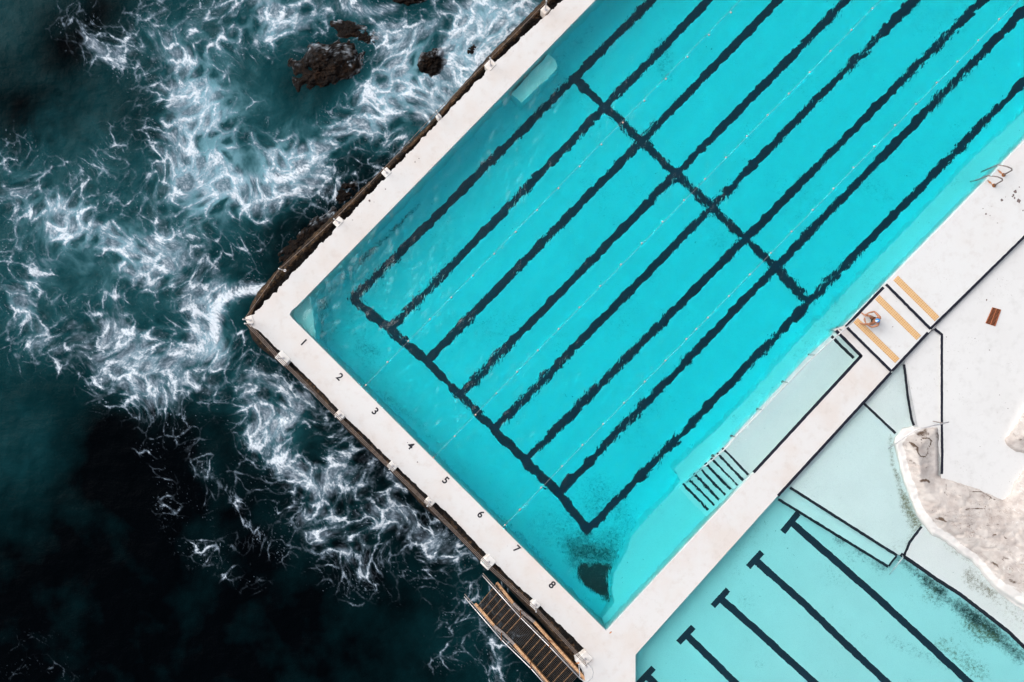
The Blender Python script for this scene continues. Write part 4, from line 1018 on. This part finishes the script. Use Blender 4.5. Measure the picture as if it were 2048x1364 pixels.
# ------------------------------------------------------------------ whitewashed sandstone outcrops
CRACKS = [(1.,.8,[(1842,879),(1848,876),(1857,876),(1863,882),(1861,890),(1855,898),(1855,908),(1849,914),(1840,912),(1836,905),(1836,896)]), (1.,1.0,[(1818,884),(1829,890),(1836,896)]),
 (.55,3.5,[(1824,890),(1832,898)]), (.6,3.5,[(1838,868),(1845,866)]), (.6,3,[(1851,860),(1854,868)]), (.5,3,[(1874,868),(1877,880)]), (.45,2.5,[(1806,888),(1812,895)]), (.9,1.8,[(1843,962),(1852,960),(1857,963)]), (.5,2.5,[(1822,922),(1830,928)]),
 (1.,2.2,[(1879,1037),(1885,1039)]), (.9,1.2,[(1886,1040),(1893,1044)]), (.8,.6,[(1866,1040),(1878,1037)]), (.8,.7,[(1932,1019),(1955,1017),(1970,1018)]), (.7,1.2,[(1934,1019),(1938,1018)]), (.7,.8,[(1932,1056),(1942,1049),(1949,1046)]), (.6,.7,[(1950,1060),(1975,1051),(1998,1048)]),
 (.8,.6,[(1945,983),(1963,984),(1975,990),(1984,997),(1992,1000)]), (.6,.7,[(1890,958),(1893,975),(1888,990)]), (.6,1.4,[(1917,990),(1922,992)]), (.6,1.2,[(1910,1000),(1914,1001)]), (.8,1.3,[(1986,1071),(1992,1069)]), (.9,1.,[(2009,1075),(2013,1077)]), (.6,2,[(2008,1115),(2014,1118)]),
 (.5,.6,[(1790,1060),(1900,1075),(1960,1110),(2020,1150)]), (.4,.6,[(1930,1068),(1965,1092),(2000,1115),(2040,1150)]), (.6,2.5,[(2020,1160),(2030,1165)]), (.7,1.5,[(1985,1125),(1995,1130)]), (.4,5,[(1830,862),(1850,872)]), (.35,5,[(2030,870),(2040,880)])]
def outcrop(label, poly, grow, seed, zfun, rimline, step=2.6, rim=16.):
    us = [p[0] for p in poly]; vs_ = [p[1] for p in poly]
    gu, gv = np.meshgrid(np.arange(min(us)-6, max(us)+6, step), np.arange(min(vs_)-6, max(vs_)+6, step))
    u32, v32 = gu.astype(np.float32), gv.astype(np.float32)
    wu = gu+3.2*fbm(u32/16, v32/16, seed, 4); wv = gv+3.2*fbm(u32/16, v32/16, seed+7, 4)
    d = poly_sd(wu, wv, poly)
    n = fbm(u32/60, v32/60, seed+1, 3, .5); n2 = fbm(u32/14, v32/14, seed+2, 4, .6)
    rg = np.abs(fbm((u32*.35+v32*.2)/40, (v32-u32*.25)/40, seed+4, 4, .6))
    z = zfun(gu, gv)+grow*(ss(-1, 9, d)*.42+ss(5, 60, d)*.5)+ss(2, 22, d)*(  .12*n+.02*n2-.06*np.clip(.10-rg, 0, 1)/.10)
    dl = strokes(u32, v32, [(1., rim, rimline)])
    paint_ = ss(.35, .75, dl+.22*n)+.9*ss(.10, .02, np.abs(fbm((u32+v32)/70, (v32-u32)/26, seed+11, 3)))*ss(1950, 2020, gu)*.55
    keep = d[:-1,:-1] > -2.2
    V, F, at = compact(to_site(gu, gv, z), grid_faces(*gu.shape, keep), {'paint': np.clip(paint_*(1-.9*strokes(u32, v32, CRACKS)), 0, 1), 'crack': strokes(u32, v32, CRACKS)})
    o = mesh_obj('rock_outcrop', V, F, M['sandstone'], smooth=True, attrs=at)
    return tag(o, label, 'rock outcrop')
oc = [(1826,849),(1803,854),(1796,865),(1789,872),(1784,884),(1789,905),(1797,935),(1803,960),(1812,982),(1825,1020),(1832,1035),(1845,1053),(1862,1072),(1890,1087),(1915,1108),(1940,1124),(1955,1140),(1975,1166),(1995,1185),(2020,1200),(2048,1219),(2140,1300),(2300,1340),(2420,1300),(2420,960),(2300,860),(2140,880),(2064,915),(2040,945),(2026,962),(2018,985),(2005,995),(1985,985),(1960,974),(1925,962),(1905,956),(1880,949),(1880,905),(1879.5,851),(1845,853)]
outcrop('big whitewashed sandstone outcrop bulging over the wading pool', oc, .9, 501, lambda u, v: -.32+.9*ss(1960, 2300, u+.2*(v-1000)), oc[:22])
bo = [(2060,800),(2046,812),(2036,830),(2021,855),(2010,870),(2005,881),(2012,893),(2030,905),(2060,910),(2150,880),(2240,820),(2200,760),(2120,740)]
outcrop('grey sandstone boulder cut by the right edge above the outcrop', bo, .7, 520, lambda u, v: -.16+.5*ss(2000, 2200, u), bo[:5], rim=4.)

# rails fixed to the outcrop and in the wading pool
m = MB().tube([plan(1776.5,897.5,.15), plan(1803,879,.55), plan(1830,860,.95), plan(1863,852,1.0), plan(1898,844,1.05)], .03, 10)
rh = tag(m.build('rock_handrail', M['steel'], smooth=True), 'pale bent pipe handrail across the top of the outcrop', 'handrail')
MB().tube([plan(1866,842.5,-.02), plan(1887,846.5,1.02)], .024, 8).build('rail_post', M['dull_steel'], rh)
m = MB().tube([plan(1779,1149,-.10), plan(1790,1135,.30), plan(1803,1119,.62), plan(1806,1115,.60), plan(1805,1111,-.10)], .025, 10)
tag(m.build('wading_handrail', M['steel'], smooth=True), 'short bent pipe handrail beside the wading pool steps', 'handrail')
m = MB()  # added tube that draws the pale water edge below the curb stripe
for a, b in zip([(1810,1118),(1840,1139),(1874,1161),(1922,1193),(1974,1233),(2022,1271)], [(1840,1139),(1874,1161),(1922,1193),(1974,1233),(2022,1271),(2055,1304)]):
    m.tube([under(*a, -.22), under(*b, -.22)], .022, 6)
m.build('water_edge_line', M['rubber'], wf)

# ------------------------------------------------------------------ the swimmer
def skin(name, verts, edges, radii, root, mat, parent, sub=2):
    me = bpy.data.meshes.new(name); me.from_pydata([tuple(v) for v in verts], edges, [])
    o = bpy.data.objects.new(name, me); COL.objects.link(o)
    sk = o.modifiers.new('skin', 'SKIN'); sk.use_smooth_shade = True; sk.branch_smoothing = .35
    if not me.skin_vertices:
        bpy.context.view_layer.objects.active = o
    sv = me.skin_vertices[0].data
    for i, r in enumerate(radii):
        sv[i].radius = (r, r) if not isinstance(r, tuple) else r
        sv[i].use_root = (i == root)
    sb = o.modifiers.new('smooth', 'SUBSURF'); sb.levels = sub; sb.render_levels = sub
    dg = bpy.context.evaluated_depsgraph_get(); nm = bpy.data.meshes.new_from_object(o.evaluated_get(dg))
    bpy.data.objects.remove(o); nm.name = name
    nm.polygons.foreach_set('use_smooth', np.ones(len(nm.polygons), bool))
    nm.materials.clear(); nm.materials.append(mat)
    q = bpy.data.objects.new(name, nm); COL.objects.link(q)
    if parent is not None: q.parent = parent
    return q
Z0 = .07
O = plan(1748, 641, Z0)
def B(u, v, h): return plan(u, v, Z0+h)-O
vt = []; ed = []; rd = []
def node(p, r, link=None):
    vt.append(p); rd.append(r); i = len(vt)-1
    if link is not None: ed.append((link, i))
    return i
pel = node(B(1749,641,.13), (.15,.13))
wst = node(B(1752.5,641.2,.28), (.125,.14), pel)
chs = node(B(1755,641.3,.46), (.125,.165), wst)
upc = node(B(1756,641.3,.58), (.10,.14), chs)
nck = node(B(1755.5,641,.66), .055, upc)
hd0 = node(B(1754.8,641,.74), .085, nck)
hd1 = node(B(1754.6,641,.83), .088, hd0)
hd2 = node(B(1755,641,.89), .06, hd1)
def arm(sh, el, wr, hn, fdir):
    a = node(B(*sh), .072, upc); m1 = node((B(*sh)+B(*el))/2+Vector((0,0,.01)), .058, a); b = node(B(*el), .048, m1)
    f1 = node(B(*el).lerp(B(*wr), .4), .047, b); c = node(B(*wr), .034, f1); d = node(B(*wr).lerp(B(*hn), .45), (.036,.020), c)
    e = node(B(*hn), (.040,.018), d)
    v = (B(*hn)-B(*wr)).normalized(); s = v.cross(Vector((0,0,1))).normalized()
    for k, ln in enumerate((.055,.068,.064,.048)):
        p = B(*hn)+s*(.026-.0175*k)
        i = node(p+v*.025, .0105, e); i = node(p+v*(.025+ln*.5)+Vector((0,0,-.012)), .0095, i); node(p+v*(.02+ln*.75)+Vector((0,0,-.04)), .0085, i)
    i = node(B(*wr).lerp(B(*hn), .5)+s*.045*fdir, .012, d); node(B(*hn)+s*.062*fdir+v*.02, .0105, i)
def leg(hp, kn, an, heel, ball):
    a = node(B(*hp), .098, pel); m1 = node(B(*hp).lerp(B(*kn), .5), .086, a); b = node(B(*kn), .066, m1)
    c1 = node(B(*kn).lerp(B(*an), .35), .064, b); c2 = node(B(*kn).lerp(B(*an), .75), .046, c1); d = node(B(*an), .042, c2)
    node(B(*heel), .032, d); f = node(B(*an).lerp(B(*ball), .6)-Vector((0,0,.012)), (.038,.026), d); g = node(B(*ball), (.042,.020), f)
    v = (B(*ball)-B(*an)); v.z = 0; v.normalize(); s = v.cross(Vector((0,0,1)))
    for k, ln in enumerate((.045,.038,.034,.030,.024)):
        node(B(*ball)+s*(.032-.016*k)+v*ln, .010, g)
leg((1746.5,636.6,.12), (1738.3,631.6,.44), (1728.6,629.6,.09), (1730.5,630.3,.04), (1723.5,626,.05))
leg((1746,646.3,.12), (1737.5,648.4,.44), (1725.5,648.2,.09), (1727.5,648.2,.04), (1720.2,646.4,.05))
arm((1758,632.8,.56), (1748.5,622.8,.44), (1736,626.2,.46), (1732.3,630.5,.48), 1)
arm((1755.6,650.8,.56), (1743,654.2,.46), (1731.5,647,.50), (1729.5,638,.52), -1)
per = tag(skin('person', vt, ed, rd, 0, M['skin'], None), 'seated swimmer in a blue cap hugging their knees on the white platform', 'person'); per.location = O
# face and ears sit on the head, looking down over the knees
hc = B(1754.8,641,.79)
for nm, c_, r_, s_ in (('nose', Vector((-.10,0,-.015)), .018, 1.4), ('ear', Vector((0,.085,-.03)), .024, 1.5), ('ear', Vector((0,-.085,-.03)), .024, 1.5)):
    m = MB().ball(hc+c_, r_, 8, s_); me = bpy.data.meshes.new(nm); me.from_pydata([tuple(v) for v in m.v], [], m.f); me.materials.append(M['skin'])
    fo_ = bpy.data.objects.new(nm, me); COL.objects.link(fo_); fo_.parent = per
def dome(name, c, r, sx, sy, sz, th, mat, tilt, twist=(0, 2*math.pi)):
    vs, fs = [], []; n, mm = 24, 10
    full = twist[1]-twist[0] > 6.2; nn = n if full else n+1
    for j in range(mm+1):
        t = th*j/mm
        for k in range(nn):
            a = twist[0]+(twist[1]-twist[0])*k/n; vs.append(Vector((math.sin(t)*math.cos(a)*sx, math.sin(t)*math.sin(a)*sy, math.cos(t)*sz))*r)
    for j in range(mm):
        for k in range(n):
            k1 = (k+1) % nn; fs.append([j*nn+k, (j+1)*nn+k, (j+1)*nn+k1, j*nn+k1])
    rot = Matrix.Rotation(tilt, 3, 'Y')
    me = bpy.data.meshes.new(name); me.from_pydata([tuple(rot @ v+c) for v in vs], [], fs)
    me.polygons.foreach_set('use_smooth', np.ones(len(me.polygons), bool)); me.materials.append(mat)
    o = bpy.data.objects.new(name, me); COL.objects.link(o); return o
cap = dome('swim_cap', hc+Vector((.004,0,.0)), .118, 1.0, .86, 1.0, 1.75, M['cap'], .25); cap.parent = per
pn = dome('white_panel', hc+Vector((.004,0,.002)), .1195, 1.0, .86, 1.0, 1.75, M['capwhite'], .25, (R(180), R(218))); pn.parent = cap
tk_v = [B(1749.5,641,.20), B(1748.5,641,.11), B(1746,637.0,.125), B(1743.5,635.3,.22), B(1745.5,645.9,.125), B(1742.8,646.8,.22)]
tk = skin('swim_trunks', tk_v, [(0,1),(1,2),(2,3),(1,4),(4,5)], [(.158,.15),(.165,.15),.103,.098,.103,.098], 1, M['trunks'], per)
